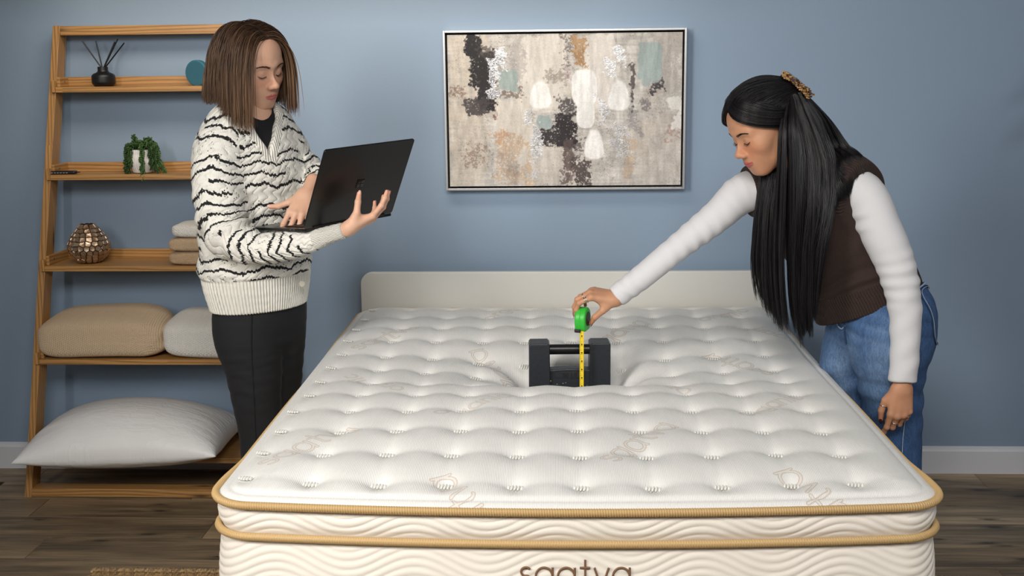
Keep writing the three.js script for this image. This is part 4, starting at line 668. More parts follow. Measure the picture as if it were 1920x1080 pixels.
// ---------------------------------------------------------------- hands: wrist point, finger direction, direction out of the back of the hand
function handPrims({ wrist, fingers, back, left = false, size = 1, stub = 0.05, curl, splay = [-0.12, -0.03, 0.06, 0.16], thumb }) {
  const Y = fingers.clone().normalize(), Z = back.clone().addScaledVector(Y, -back.dot(Y)).normalize(), X = left ? Z.clone().cross(Y) : Y.clone().cross(Z); // X points to the little finger
  const at = (x, y, z) => wrist.clone().addScaledVector(X, x * size).addScaledVector(Y, y * size).addScaledVector(Z, z * size), L = [], tips = [], joints = [], q = (r) => r * size;
  const K = [[-0.0265, 0.084, 0.0005], [-0.007, 0.088, 0.003], [0.0125, 0.083, 0.0015], [0.0295, 0.073, -0.003]], W = [[-0.017, 0.008, 0], [-0.006, 0.006, 0.001], [0.006, 0.006, 0.001], [0.016, 0.008, -0.001]];
  const len = [[0.042, 0.0255, 0.0205], [0.0455, 0.029, 0.0215], [0.042, 0.027, 0.0205], [0.0335, 0.0205, 0.0185]], rad = [[0.0088, 0.0079, 0.0072, 0.0058], [0.009, 0.008, 0.0073, 0.0059], [0.0085, 0.0076, 0.0069, 0.0056], [0.0075, 0.0067, 0.006, 0.005]];
  L.push(bone(at(0, -stub, 0), at(0, 0.012, 0), q(0.023), q(0.0215), 0.02));
  for (let i = 0; i < 4; i++) L.push(bone(at(...W[i]), at(...K[i]), q(0.0135), q(i === 3 ? 0.0092 : 0.0102), 0.014));
  L.push(bone(at(0.016, 0.015, -0.008), at(0.024, 0.055, -0.008), q(0.011), q(0.009), 0.014)); L.push(bone(at(-0.006, 0.03, -0.006), at(0, 0.066, -0.006), q(0.011), q(0.009), 0.014));
  for (let i = 0; i < 4; i++) {
    let p = at(...K[i]), ang = 0; const sp = splay[i]; let prev = p; joints.push([p]);
    for (let j = 0; j < 3; j++) { ang += curl[i][j]; const d = Y.clone().multiplyScalar(Math.cos(ang)).addScaledVector(Z, -Math.sin(ang)).addScaledVector(X, Math.sin(sp) * Math.max(0.15, Math.cos(ang))).normalize(), e = p.clone().addScaledVector(d, len[i][j] * size); joints[i].push(e); L.push(bone(p, e, q(rad[i][j]), q(rad[i][j + 1]), j === 0 ? 0.007 : 0.003)); if (j < 2) L.push(ball(e.clone(), q(rad[i][j + 1] * 1.04), 0.004)); prev = p; p = e; if (j === 2) { const up = Z.clone().multiplyScalar(Math.cos(ang)).addScaledVector(Y, Math.sin(ang)).normalize(); tips.push({ p: e, d, up, r: q(rad[i][3]), mid: prev }); } }
  }
  // thumb: directions of its three bones in (little-finger side, fingers, back)
  let p = at(-0.014, 0.016, -0.004); const tl = [0.042, 0.033, 0.027], tr = [0.0135, 0.0105, 0.0092, 0.0068];
  const tj = [p]; thumb.forEach((t, j) => { const d = X.clone().multiplyScalar(t[0]).addScaledVector(Y, t[1]).addScaledVector(Z, t[2]).normalize(), e = p.clone().addScaledVector(d, tl[j] * size); L.push(bone(p, e, q(tr[j]), q(tr[j + 1]), j === 0 ? 0.018 : 0.004)); if (j === 0) L.push(bone(e.clone().addScaledVector(d, -0.012), at(-0.02, 0.066, -0.004), q(0.0075), q(0.0065), 0.012)); const side = t[3] ?? [0, 0, 1]; const up = X.clone().multiplyScalar(side[0]).addScaledVector(Y, side[1]).addScaledVector(Z, side[2]); up.addScaledVector(d, -up.dot(d)).normalize(); if (j === 2) tips.push({ p: e, d, up, r: q(tr[3]), mid: p.clone() }); p = e; tj.push(e); });
  joints.push(tj); return { L, tips, joints, at, X, Y, Z };
}
function nailGeo(t, long = 0) { // a small curved plate on the back of a fingertip
  const w = t.r * 0.82, l = t.r * 1.9 + long, side = t.d.clone().cross(t.up).normalize(), c = t.p.clone().addScaledVector(t.d, -t.r * 0.75);
  return gridGeo(8, 8, (s, v) => { const a = (s - 0.5) * 1.9, y = v * l, round = 1 - 0.35 * Math.pow(Math.abs(v * 2 - 1), 3); const P = c.clone().addScaledVector(t.d, y).addScaledVector(side, Math.sin(a) * w * round).addScaledVector(t.up, Math.cos(a) * t.r * 0.62 + t.r * 0.42 + 0.0003 - Math.max(0, v - 0.55) * t.r * 0.5 - (v < 0.08 ? 0.001 : 0)); return P; });
}
function ringGeo(p, d, r, t = 0.0011) { const g = new THREE.TorusGeometry(r, t, 8, 28); g.applyMatrix4(new THREE.Matrix4().compose(p, new THREE.Quaternion().setFromUnitVectors(V(0, 0, 1), d.clone().normalize()), V(1, 1, 1))); return g; }
// ---------------------------------------------------------------- hair: many fine tubes in one mesh
function strandMesh(curves, sides = 4) {
  const P = [], N = [], C = [], I = []; let base = 0; const T = V(0, 0, 0), B = V(0, 0, 0), U = V(0, 0, 0);
  for (const { pts, r, col, tip = 0.35 } of curves) {
    const n = pts.length; let ref = V(0.3, 0.2, 1);
    for (let i = 0; i < n; i++) {
      T.copy(pts[Math.min(n - 1, i + 1)]).sub(pts[Math.max(0, i - 1)]).normalize(); U.copy(ref).addScaledVector(T, -ref.dot(T)).normalize(); ref = U.clone(); B.copy(T).cross(U);
      const t = i / (n - 1), rr = r * (t > 0.7 ? mix(1, tip, (t - 0.7) / 0.3) : 1) * (i === 0 ? 0.6 : 1), c = Array.isArray(col) ? col : col(t);
      for (let k = 0; k < sides; k++) { const a = k / sides * 6.2832, x = Math.cos(a), y = Math.sin(a); const nx = U.x * x + B.x * y, ny = U.y * x + B.y * y, nz = U.z * x + B.z * y; P.push(pts[i].x + nx * rr, pts[i].y + ny * rr, pts[i].z + nz * rr); N.push(nx, ny, nz); C.push(c[0], c[1], c[2]); }
      if (i) for (let k = 0; k < sides; k++) { const a = base + (i - 1) * sides + k, b = base + (i - 1) * sides + (k + 1) % sides, c2 = a + sides, d = b + sides; I.push(a, b, c2, b, d, c2); }
    }
    base += n * sides;
  }
  const g = new THREE.BufferGeometry(); g.setAttribute('position', new THREE.BufferAttribute(new Float32Array(P), 3)); g.setAttribute('normal', new THREE.BufferAttribute(new Float32Array(N), 3)); g.setAttribute('color', new THREE.BufferAttribute(new Float32Array(C), 3)); g.setIndex(I); return g;
}
const lin = (r, g, b) => { const c = new THREE.Color().setRGB(r / 255, g / 255, b / 255, THREE.SRGBColorSpace); return [c.r, c.g, c.b]; };
const frameOf = (pos, yaw, pitch, roll, s = 1) => new THREE.Matrix4().compose(pos, new THREE.Quaternion().setFromEuler(new THREE.Euler(pitch, yaw, roll, 'YXZ')), V(s, s, s));
// skin: one continuous mesh from pieces at their own resolutions
function joinBody(list) { const k = list.map((g) => { const q = g.index ? g.toNonIndexed() : g; for (const n of Object.keys(q.attributes)) if (!['position', 'normal', 'color'].includes(n)) q.deleteAttribute(n); return q; }); const m = mergeGeometries(k); return m; }
function inFrame(f, M) { const e = M.clone().invert().elements, s = Math.cbrt(M.determinant()); return (x, y, z) => s * f(e[0] * x + e[4] * y + e[8] * z + e[12], e[1] * x + e[5] * y + e[9] * z + e[13], e[2] * x + e[6] * y + e[10] * z + e[14]); }

// ---------------------------------------------------------------- woman with a laptop, left of the bed
const skinMat = (o) => mat({ vertexColors: true, roughness: 0.48, ior: 1.4, sheen: 0.15, sheenRoughness: 0.5, sheenColor: new THREE.Color(0.6, 0.45, 0.38), ...o });
const skinTone = (base, x, y, z, red = 0) => { const n = fbm3(x * 60, y * 60, z * 60, 3) - 0.5, m = noise3(x * 18, y * 18, z * 18) - 0.5; return [base[0] + 10 * n + red * 4, base[1] + 12 * n + 8 * m - red * 14, base[2] + 12 * n + 8 * m - red * 14]; };
function headMesh(hd, M, base, o = {}) {
  const g = netMesh(hd.f, new THREE.Box3(V(-0.1, -0.125, -0.12), V(0.1, 0.125, 0.13)), 0.0022);
  paint(g, (x, y, z) => {
    const l = hd.lips(x, y, z); let red = 0; if (z > 0.05) red = 0.7 * Math.exp(-((Math.abs(x) - 0.04) ** 2 + (y + 0.028) ** 2) / 0.0005) + 0.3 * Math.exp(-(x * x + (y + 0.034) ** 2) / 0.00022);
    let c = skinTone(base, x, y, z, red); const t = z > 0.07 ? sstep(0.0036, 0.0016, l) : 0; if (t > 0) c = [mix(c[0], o.lip[0], t), mix(c[1], o.lip[1], t), mix(c[2], o.lip[2], t)];
    return c;
  });
  return g.applyMatrix4(M);
}
function faceParts(person, hd, M, o) { // brows and lashes follow the skin
  const line = (pts, r, lift) => { const w = pts.map(([x, y]) => onFace(hd.f, x, y, lift).applyMatrix4(M)), n = w.length; return w; };
  for (const m of [-1, 1]) {
    const st = [], R = rng(m * 5 + 40);
    for (let k = 0; k < 170; k++) { const t = R(), x = m * mix(0.013, 0.05, t), y = 0.0165 + 0.0065 * Math.sin(t * 2.3) - 0.003 * t * t + (R() - 0.5) * 0.0066 * (1 - 0.6 * t) + o.browLift; const a = onFace(hd.f, x, y, 0.0002), b = onFace(hd.f, x + m * (0.0045), y + 0.0018 * (0.7 - t * 1.6), 0.0012); st.push({ pts: [a.applyMatrix4(M), b.applyMatrix4(M)], r: 0.00055, col: o.browCol }); }
    part('eyebrow', strandMesh(st, 3), mat({ vertexColors: true, roughness: 0.7 }), person);
    const la = [], ly = o.lashY; for (let k = 0; k <= 14; k++) { const t = k / 14, x = m * mix(0.0175, 0.0455, t), y = ly - 0.0045 * Math.sin(Math.PI * t) + 0.0015 * t; la.push(onFace(hd.f, x, y, 0.0001)); }
    const ls = [{ pts: la.map((p) => p.clone().applyMatrix4(M)), r: 0.0012, col: o.lashCol, tip: 0.7 }];
    for (let k = 1; k < 14; k++) { const p = la[k], q = p.clone().add(V(m * (0.0012 + (k / 14) * 0.002), -0.0028, 0.006)); ls.push({ pts: [p.clone().applyMatrix4(M), p.clone().lerp(q, 0.5).add(V(0, -0.001, 0)).applyMatrix4(M), q.applyMatrix4(M)], r: 0.00035, col: o.lashCol }); }
    part('eyelashes', strandMesh(ls, 4), mat({ vertexColors: true, roughness: 0.6 }), person);
  }
}
const paintSkin = (base, tips) => (x, y, z) => { let red = 0; for (const t of tips) { const d = Math.hypot(x - t.p.x, y - t.p.y, z - t.p.z); red += 0.8 * Math.exp(-d * d / 0.00025); } return skinTone(base, x, y, z, red); };
// knit of the patterned cardigan: 1 m square, u round the body, v along it
const KN = 2048, knitBump = new Float32Array(1024 * 1024);
const cusp = (u) => { const f = ((u * 7) % 1 + 1) % 1; return 1 - Math.abs(f * 2 - 1) ** 1.6; };
const wrapN = (u, v, fu, fv, s) => { const X = Math.floor(u * fu), Y = Math.floor(v * fv); return hash3(((X % fu) + fu) % fu, ((Y % fv) + fv) % fv, s); };
const knitMap = tex(KN, KN, (u, v) => {
  const col = Math.floor(u * 230), jag = (hash3(col, Math.floor(v * 31), 5) - 0.5) * 0.0055 + (hash3(Math.floor(u * 500), Math.floor(v * 31), 6) - 0.5) * 0.002;
  const wave = 0.017 * cusp(u + 0.02 * Math.sin(v * 6.2832 * 3)) + 0.0025 * Math.sin(u * 6.2832 * 17 + v * 40), ph = (v - wave - jag) * 31, k = Math.floor(ph + 0.5), d = Math.abs(ph - k) / 31;
  const gap = noise2(u * 5 + k * 3.7, k * 1.31, 3), gap2 = noise2(u * 13 + k * 7.1, k * 2.3, 8); let on = ((k % 4) + 4) % 4 === 3 ? gap > 0.55 : gap * 0.7 + gap2 * 0.3 > 0.27; const half = 0.004 + 0.0018 * (gap2 - 0.5);
  let c = [240, 238, 229]; const st = 0.97 + 0.05 * (noise2(u * 420, v * 300, 2) - 0.5); c = c.map((q) => q * st);
  if (on && d < half) return [26, 26, 28];
  // eyelets in fans between the lines
  const fu = ((u * 14 + 0.25 * (k % 2)) % 1 + 1) % 1 - 0.5, fv = ((ph % 1) + 1) % 1 - 0.5, row = Math.round(fv * 7), ey = Math.abs(Math.abs(fu) - Math.abs(row) * 0.1 - 0.03) * 0.0714, ez = Math.abs(fv * 7 - row) / 7 / 31;
  if (hash3(Math.floor(u * 14), k, 9) > 0.62 && Math.abs(row) > 0 && ey < 0.0014 && ez < 0.0016) return [88, 84, 78];
  return c;
});
const knitRelief = tex(1024, 1024, (u, v) => { const wave = 0.017 * cusp(u + 0.02 * Math.sin(v * 6.2832 * 3)), cab = Math.abs(Math.sin(Math.PI * (u * 28 + 0.5 * Math.sin((v - wave) * 31 * 6.2832) * 0.5))), s = 0.5 + 0.5 * Math.sin(((v - wave) * 31 - 0.25) * 6.2832), st = Math.abs(Math.sin(u * Math.PI * 230)) * (0.7 + 0.3 * Math.abs(Math.sin(v * Math.PI * 190 + Math.floor(u * 230) * 1.57))); return 255 * (0.55 * Math.sqrt(cab) + 0.34 * s + 0.1 * st); }, false);
const ribRelief = tex(256, 64, (u, v) => 255 * (0.85 * Math.pow(Math.abs(Math.sin(u * Math.PI * 8)), 0.7) + 0.04 * Math.abs(Math.sin(v * Math.PI * 12))), false); // 8 ribs per repeat
const L = (() => {
  const F = V(0.69, 0, 0.724), Rt = V(-0.724, 0, 0.69);
  const person = thing('person', 'woman in a striped knit cardigan and black trousers holding an open laptop beside the bed', 'person', [0, 0, 0]);
  const base = [219, 173, 146], lip = [196, 112, 106];
  // head
  const headPos = V(-0.8540, 1.5811, 0.8150), MH = frameOf(headPos, 1.02, 0.3, 0.13, 1.05), hd = headPrims({ lips: 0.72 }), headF = inFrame(hd.f, MH), hp = (x, y, z) => V(x, y, z).applyMatrix4(MH);
  // hands
  const handR = handPrims({ wrist: V(-0.5250, 1.1125, 1.1050), fingers: V(0.82, 0.34, -0.4), back: V(0.3, -0.9, 0.3), size: 0.95, stub: 0, curl: [[0.42, 0.28, 0.12], [0.4, 0.3, 0.15], [0.42, 0.34, 0.2], [0.46, 0.4, 0.25]], splay: [-0.14, -0.02, 0.07, 0.15], thumb: [[-0.62, 0.62, -0.5, [0, 0, 1]], [-0.25, 0.5, -0.8, [-1, 0, 0.4]], [0.0, 0.55, -0.8, [-1, 0, 0.4]]] });
  const handL = handPrims({ wrist: V(-0.6737, 1.1987, 0.9250), fingers: V(-0.2, -0.62, 0.62), back: V(0.16, 0.72, 0.66), left: true, size: 0.98, curl: [[0.3, 0.5, 0.25], [0.28, 0.5, 0.3], [0.3, 0.5, 0.3], [0.35, 0.5, 0.3]], splay: [-0.16, -0.03, 0.05, 0.14], thumb: [[-0.75, 0.62, -0.25, [0, 0, 1]], [-0.78, 0.62, -0.14, [0, 0, 1]], [-0.95, 0.3, -0.1, [0, 0, 1]]] });
  const nb = V(-0.8699, 1.4179, 0.8000);
  const pelvis = V(-0.8854, 0.7787, 0.7900), bodyPrims = [
    bone(hp(0, -0.05, -0.02), hp(0, -0.1, -0.03), 0.054, 0.05, 0.03), bone(hp(0, -0.09, -0.03), nb, 0.049, 0.056, 0.03), bone(nb, V(-0.8803, 1.0894, 0.8000), 0.062, 0.09, 0.05), bone(V(-0.8803, 1.0894, 0.8000), pelvis, 0.09, 0.075, 0.06),
    bone(nb.clone().addScaledVector(Rt, 0.11).add(V(0, -0.06, 0)), nb.clone().addScaledVector(Rt, -0.11).add(V(0, -0.06, 0)), 0.036, 0.036, 0.04),
    bone(V(-0.9321, 1.3332, 0.9000), V(-0.9038, 1.0824, 0.9900), 0.036, 0.032, 0.03), bone(V(-0.9038, 1.0824, 0.9900), V(-0.8193, 1.0452, 1.0120), 0.03, 0.026, 0.02), bone(V(-0.8193, 1.0452, 1.0120), V(-0.7146, 1.0534, 1.0470), 0.026, 0.024, 0.01), bone(V(-0.7146, 1.0534, 1.0470), V(-0.5319, 1.1090, 1.1020), 0.023, 0.02, 0.01),
    bone(V(-0.8002, 1.3338, 0.7200), V(-0.7368, 1.2486, 0.7150), 0.03, 0.024, 0.03), bone(V(-0.7368, 1.2486, 0.7150), V(-0.6741, 1.2035, 0.7450), 0.024, 0.024, 0.02), bone(V(-0.6741, 1.2035, 0.7450), V(-0.6737, 1.1987, 0.9250), 0.024, 0.02, 0.02),
    bone(V(-0.9275, 0.7528, 0.8300), V(-0.8863, 0.5399, 0.8200), 0.07, 0.05, 0.04), bone(V(-0.8255, 0.7279, 0.7200), V(-0.8383, 0.5087, 0.7100), 0.07, 0.05, 0.04),
  ];
  const foot = (k) => [V(k[0], 0.5, k[1]), V(k[0] - 0.005, 0.07, k[1] - 0.01)];
  const rk = [V(-0.8863, 0.5399, 0.8200).x, 0.82], lk = [V(-0.8383, 0.5087, 0.7100).x, 0.71];
  for (const k of [rk, lk]) { bodyPrims.push(bone(V(k[0], 0.62, k[1]), V(k[0] - 0.004, 0.07, k[1] - 0.01), 0.05, 0.032, 0.03), bone(V(k[0], 0.035, k[1] - 0.03), V(k[0] + 0.08, 0.024, k[1] + 0.085), 0.03, 0.022, 0.03)); }
  const bodyF = union(bodyPrims), allHead = (x, y, z) => smin(headF(x, y, z), bodyF(x, y, z), 0.02);
  const gBody = paint(netMesh(bodyF, boundsOf(bodyPrims), 0.011), paintSkin(base, []));
  const gHead = headMesh(hd, MH, base, { lip });
  const gHR = netMesh(union(handR.L), boundsOf(handR.L, 0.006), 0.0022), gHL = netMesh(union(handL.L), boundsOf(handL.L, 0.006), 0.0022);
  paint(gHR, paintSkin(base, handR.tips)); paint(gHL, paintSkin(base, handL.tips));
  part('body', joinBody([gBody, gHead, gHR, gHL]), skinMat(), person);
  const nailM = mat({ color: 0xe3b5a6, roughness: 0.25 }); for (const t of [...handR.tips, ...handL.tips]) part('fingernail', nailGeo(t, 0.0005), nailM, person);
  faceParts(person, hd, MH, { browLift: 0.001, browCol: lin(92, 64, 46), lashY: -0.0085, lashCol: lin(40, 26, 22) });
  // cardigan
  const torso = chain([[V(-0.8734, 0.8260, 0.8000), 0.158, 0.12], [V(-0.8765, 0.9329, 0.8000), 0.178, 0.138], [V(-0.8787, 1.0556, 0.8000), 0.178, 0.138], [V(-0.8767, 1.2235, 0.8000), 0.18, 0.13], [V(-0.8775, 1.3360, 0.8000), 0.17, 0.11], [V(-0.8762, 1.3918, 0.8000), 0.14, 0.092], [V(-0.8770, 1.4341, 0.7950), 0.085, 0.072], [V(-0.8743, 1.4536, 0.7950), 0.05, 0.05]], Rt, { cutA: true, k: 0.05, sub: 5 });
  const slR = chain([[V(-0.9109, 1.3918, 0.8600), 0.058, 0.06], [V(-0.9432, 1.3147, 0.9100), 0.075, 0.07], [V(-0.9355, 1.1910, 0.9600), 0.076, 0.074], [V(-0.9036, 1.0856, 0.9900), 0.072, 0.07], [V(-0.8184, 1.0473, 1.0150), 0.052, 0.05], [V(-0.7138, 1.0570, 1.0500), 0.043, 0.043], [V(-0.6276, 1.0768, 1.0800), 0.032, 0.032], [V(-0.5771, 1.0958, 1.0950), 0.026, 0.025], [V(-0.5331, 1.1093, 1.1040), 0.0245, 0.0235]], V(0, 0, 1), { cutB: true, k: 0.035, sub: 4 });
  const slL = chain([[V(-0.8165, 1.3851, 0.7400), 0.058, 0.06], [V(-0.7829, 1.3161, 0.7100), 0.062, 0.064], [V(-0.7262, 1.2413, 0.7100), 0.056, 0.058], [V(-0.6706, 1.2069, 0.7450), 0.054, 0.054], [V(-0.6615, 1.2075, 0.8200), 0.044, 0.042], [V(-0.6663, 1.2080, 0.8900), 0.031, 0.03], [V(-0.6753, 1.2027, 0.9170), 0.0275, 0.0265]], V(0, 1, 0.2), { cutB: true, k: 0.03, sub: 4 });
  torso.uvR = 0.155; slR.uvR = 0.066; slL.uvR = 0.058;
  const vTop = V(-0.8227, 1.4472, 0.8600), vLow = V(-0.7605, 1.3109, 0.9200);
  const neckCut = (x, y, z) => { // a V opened down the front
    const f = (x - nb.x) * F.x + (z - nb.z) * F.z, r = (x - nb.x) * Rt.x + (z - nb.z) * Rt.z, low = vLow.y, h = y - low; if (f < -0.02) return Math.hypot(r, f + 0.02) - Math.max(0, Math.min(0.062, h * 0.5)); return Math.abs(r) - clamp(h * 0.46, -0.02, 0.064);
  };
  const cw = [torso, slR, slL], cwF0 = union(cw), cwF = (x, y, z) => { let d = cwF0(x, y, z); if (y > vLow.y - 0.03) d = smax(d, -neckCut(x, y, z), 0.008); return d; };
  const gC = netMesh(cwF, boundsOf(cw), 0.0042), hemS = torso.length * 0.17;
  displace(gC, (x, y, z, nx, ny, nz) => {
    const h = torso.look(x, y, z); let dT = h.d; const onR = slR.f(x, y, z), onL = slL.f(x, y, z); let d = 0.007 * (fbm3(x * 13, y * 11, z * 13, 3) - 0.5);
    if (dT < onR && dT < onL) { if (h.s < hemS) { d = -0.0016 * Math.cos(h.a * 0.155 / 0.0105 * 6.2832); } else d += 0.009 * Math.exp(-(((h.s - hemS - 0.025) / 0.03) ** 2)) * (0.6 + 0.8 * noise3(h.a * 4, 2, 2)) + 0.004 * Math.sin(h.s * 70 + 3 * Math.sin(h.a * 3)) * noise3(x * 9, y * 9, z * 9); }
    else { const c = onR < onL ? slR : slL, q = c.look(x, y, z), el = (c === slR ? 0.45 : 0.5) * c.length; d += 0.007 * Math.sin((q.s - el) * 95 + 1.5 * Math.sin(q.a * 2 + 1)) * Math.exp(-(((q.s - el) / 0.11) ** 2)); if (q.s > c.length - 0.075) d = -0.001 * Math.cos(q.a * c.uvR / 0.008 * 6.2832); }
    return d;
  });
  const cufR = slR.length - 0.092, cufL = slL.length - 0.02;
  const [gk, gh, gcR, gcL, gb] = tailor(gC, cw, (x, y, z, ci, h) => { if (ci === 0 && h.s < hemS) return 1; if (ci === 1 && h.s > cufR) return 2; if (ci === 2 && h.s > cufL) return 3; if (y > vLow.y - 0.02 && neckCut(x, y, z) < 0.024) return 4; return 0; }, 5);
  const knit = mat({ map: knitMap, bumpMap: knitRelief, bumpScale: 0.006, roughness: 0.92, sheen: 0.3, sheenRoughness: 0.6, sheenColor: new THREE.Color(0.5, 0.5, 0.47) });
  const ribM = mat({ color: 0xedebe1, bumpMap: rep(ribRelief, 1 / 0.084, 1 / 0.06), bumpScale: 0.004, roughness: 0.92, sheen: 0.3, sheenRoughness: 0.6, sheenColor: new THREE.Color(0.5, 0.5, 0.47) });
  const card = part('cardigan', gk, knit, person, 'cream cardigan with wavy black stripes'); part('ribbed_hem', gh, ribM, card); part('ribbed_cuff', gcR, ribM, card); part('ribbed_cuff', gcL, ribM, card); part('neckband', gb, ribM, card);
  part('button', new THREE.CylinderGeometry(0.009, 0.009, 0.004, 20).rotateX(Math.PI / 2).applyMatrix4(new THREE.Matrix4().makeRotationY(0.76)).translate(...V(-0.7148, 0.9126, 0.8780).toArray()), mat({ color: 0xded8c4, roughness: 0.4 }), card);
  // black top under the cardigan
  const top = chain([[V(-0.8803, 1.0894, 0.8000), 0.15, 0.112], [V(-0.8742, 1.3360, 0.8000), 0.15, 0.09], [V(-0.8711, 1.3951, 0.8000), 0.11, 0.075]], Rt, { k: 0.03 });
  const gT = netMesh((x, y, z) => { const f = (x - nb.x) * F.x + (z - nb.z) * F.z, r = (x - nb.x) * Rt.x + (z - nb.z) * Rt.z; return smax(top.f(x, y, z), -(0.1 - Math.hypot(r - 0.0, (y - nb.y - 0.005)) * (f > 0 ? 1 : 1.1)), 0.006); }, boundsOf([top]), 0.006);
  part('black_top', gT, mat({ color: 0x101114, roughness: 0.85 }), person);
  // trousers
  const legR = chain([[V(-0.8914, 0.8404, 0.8200), 0.1, 0.1], [V(-0.9084, 0.7516, 0.8250), 0.108, 0.108], [V(-0.8967, 0.6470, 0.8250), 0.092, 0.094], [V(-0.8924, 0.5221, 0.8200), 0.077, 0.078], [V(rk[0], 0.4, 0.81), 0.07, 0.07], [V(rk[0] - 0.005, 0.09, 0.805), 0.066, 0.068]], Rt, { k: 0.02, cutB: true });
  const legL = chain([[V(-0.8429, 0.8454, 0.7400), 0.095, 0.1], [V(-0.8405, 0.7458, 0.7200), 0.09, 0.104], [V(-0.8456, 0.6177, 0.7100), 0.08, 0.09], [V(-0.8499, 0.4904, 0.7100), 0.073, 0.076], [V(lk[0], 0.4, 0.7), 0.07, 0.07], [V(lk[0] - 0.005, 0.09, 0.695), 0.066, 0.068]], Rt, { k: 0.02, cutB: true });
  const hip = chain([[V(-0.8709, 0.8761, 0.8000), 0.148, 0.105], [V(-0.8733, 0.8135, 0.7900), 0.152, 0.11], [V(-0.8756, 0.7503, 0.7800), 0.13, 0.1]], Rt, { k: 0.02 }); const tp = [legR, legL, hip], gP = netMesh(union(tp), boundsOf(tp), 0.0055);
  displace(gP, (x, y, z) => { const h = legR.look(x, y, z), wr = Math.exp(-(((y - 0.62) / 0.16) ** 2)); return 0.005 * (fbm3(x * 7, y * 9, z * 7, 3) - 0.5) + 0.0014 * wr * Math.sin(y * 120 + 5 * noise3(x * 14, y * 5, z * 14)) * noise3(x * 10, y * 4, z * 10); });
  const [gt] = tailor(gP, tp, () => 0, 1);
  const tw = tex(128, 128, (u, v) => 255 * (0.5 + 0.25 * Math.sin((u + v) * 6.2832 * 31) + 0.25 * noise2(u * 60, v * 60, 2)), false);
  const tr = part('trousers', gt, mat({ color: 0x17181b, roughness: 0.88, bumpMap: rep(tw, 14), bumpScale: 0.0005, sheen: 0.35, sheenRoughness: 0.5, sheenColor: new THREE.Color(0.25, 0.26, 0.28) }), person);
  { const hipF = union(tp), snap = (p) => { for (let k = 0; k < 25; k++) { const d = hipF(p.x, p.y, p.z) - 0.001; if (Math.abs(d) < 2e-4) break; p.z -= d * 0.8; } return p; }, c = new THREE.CatmullRomCurve3([V(-0.8641, 0.8288, 0.9600), V(-0.8701, 0.7151, 0.9600), V(-0.8758, 0.5712, 0.9300), V(-0.8862, 0.3591, 0.9200)]); part('side_seam', tube(c.getPoints(40).map(snap), 0.0016, 80, 5), mat({ color: 0x0c0c0e, roughness: 0.9 }), tr); }
  for (const k of [rk, lk]) part('shoe', netMesh(union([bone(V(k[0] - 0.006, 0.04, k[1] - 0.045), V(k[0] + 0.05, 0.038, k[1] + 0.05), 0.041, 0.042, 0.03), bone(V(k[0] + 0.05, 0.036, k[1] + 0.05), V(k[0] + 0.1, 0.03, k[1] + 0.11), 0.04, 0.03, 0.03)]), new THREE.Box3(V(k[0] - 0.08, -0.002, k[1] - 0.12), V(k[0] + 0.16, 0.12, k[1] + 0.17)), 0.006), mat({ color: 0x222326, roughness: 0.5 }), person);
  // hair: parted in the middle, falling to the shoulders
  const skull = (x, y, z) => Math.min(headF(x, y, z), bodyF(x, y, z)), shoulders = cwF, R = rng(77), curves = [];
  const inv = MH.clone().invert(), grav = V(0, -1, 0);
  function grow(root, dir, len, lift, stiff, cutY) {
    const pts = [root.clone()], p = root.clone(), d = dir.clone().normalize(), st = 0.0145; let n = Math.round(len / st), hang = 0;
    for (let i = 0; i < n; i++) {
      const w = clamp(i / n); d.addScaledVector(grav, stiff * (0.9 + w * 0.8)).normalize(); p.addScaledVector(d, st);
      let dd = skull(p.x, p.y, p.z); const lf = lift * Math.min(1, (i + 2) / 4);
      if (dd < lf) { const e = 0.003, gx = skull(p.x + e, p.y, p.z) - dd, gy = skull(p.x, p.y + e, p.z) - dd, gz = skull(p.x, p.y, p.z + e) - dd, l = Math.hypot(gx, gy, gz) || 1; p.x += gx / l * (lf - dd); p.y += gy / l * (lf - dd); p.z += gz / l * (lf - dd); }
      dd = shoulders(p.x, p.y, p.z); if (dd < 0.006) { const e = 0.004, gx = shoulders(p.x + e, p.y, p.z) - dd, gy = shoulders(p.x, p.y + e, p.z) - dd, gz = shoulders(p.x, p.y, p.z + e) - dd, l = Math.hypot(gx, gy, gz) || 1; p.x += gx / l * (0.006 - dd); p.y += gy / l * (0.006 - dd); p.z += gz / l * (0.006 - dd); }
      d.copy(p).sub(pts[pts.length - 1]).normalize(); pts.push(p.clone()); if (p.y < cutY && i > 4) break;
    }
    return pts;
  }
  const browns = [lin(68, 50, 38), lin(84, 62, 47), lin(100, 76, 57), lin(120, 94, 71)];
  for (let k = 0; k < 3700; k++) {
    // root on the scalp: angle from front to back along the head, small distance from the part
    const side = R() < 0.5 ? -1 : 1, ph = -0.78 + R() * 2.6, off = Math.pow(R(), 1.4) * 1.15; // ph: front hairline .. nape
    const dl = V(side * Math.sin(off) , Math.cos(off) * Math.cos(ph), -Math.cos(off) * Math.sin(ph)); if (off > 0.5 && ph < -0.2) continue;
    const rl = V(0, 0.02, -0.012).addScaledVector(dl, 0.2); let p = hp(rl.x, rl.y, rl.z), c = hp(0, 0.02, -0.012); const dr = c.clone().sub(p).normalize(); for (let i = 0; i < 40; i++) { const d = headF(p.x, p.y, p.z); if (d < 0.003) break; p.addScaledVector(dr, d * 0.8); }
    const back = ph > 0.9 ? 1 : 0, w0 = hp(side * (1 - back * 0.5), -0.25 - off * 0.8, -0.13 - (side < 0 ? 0.3 : 0) - back * 0.6).sub(hp(0, 0, 0));
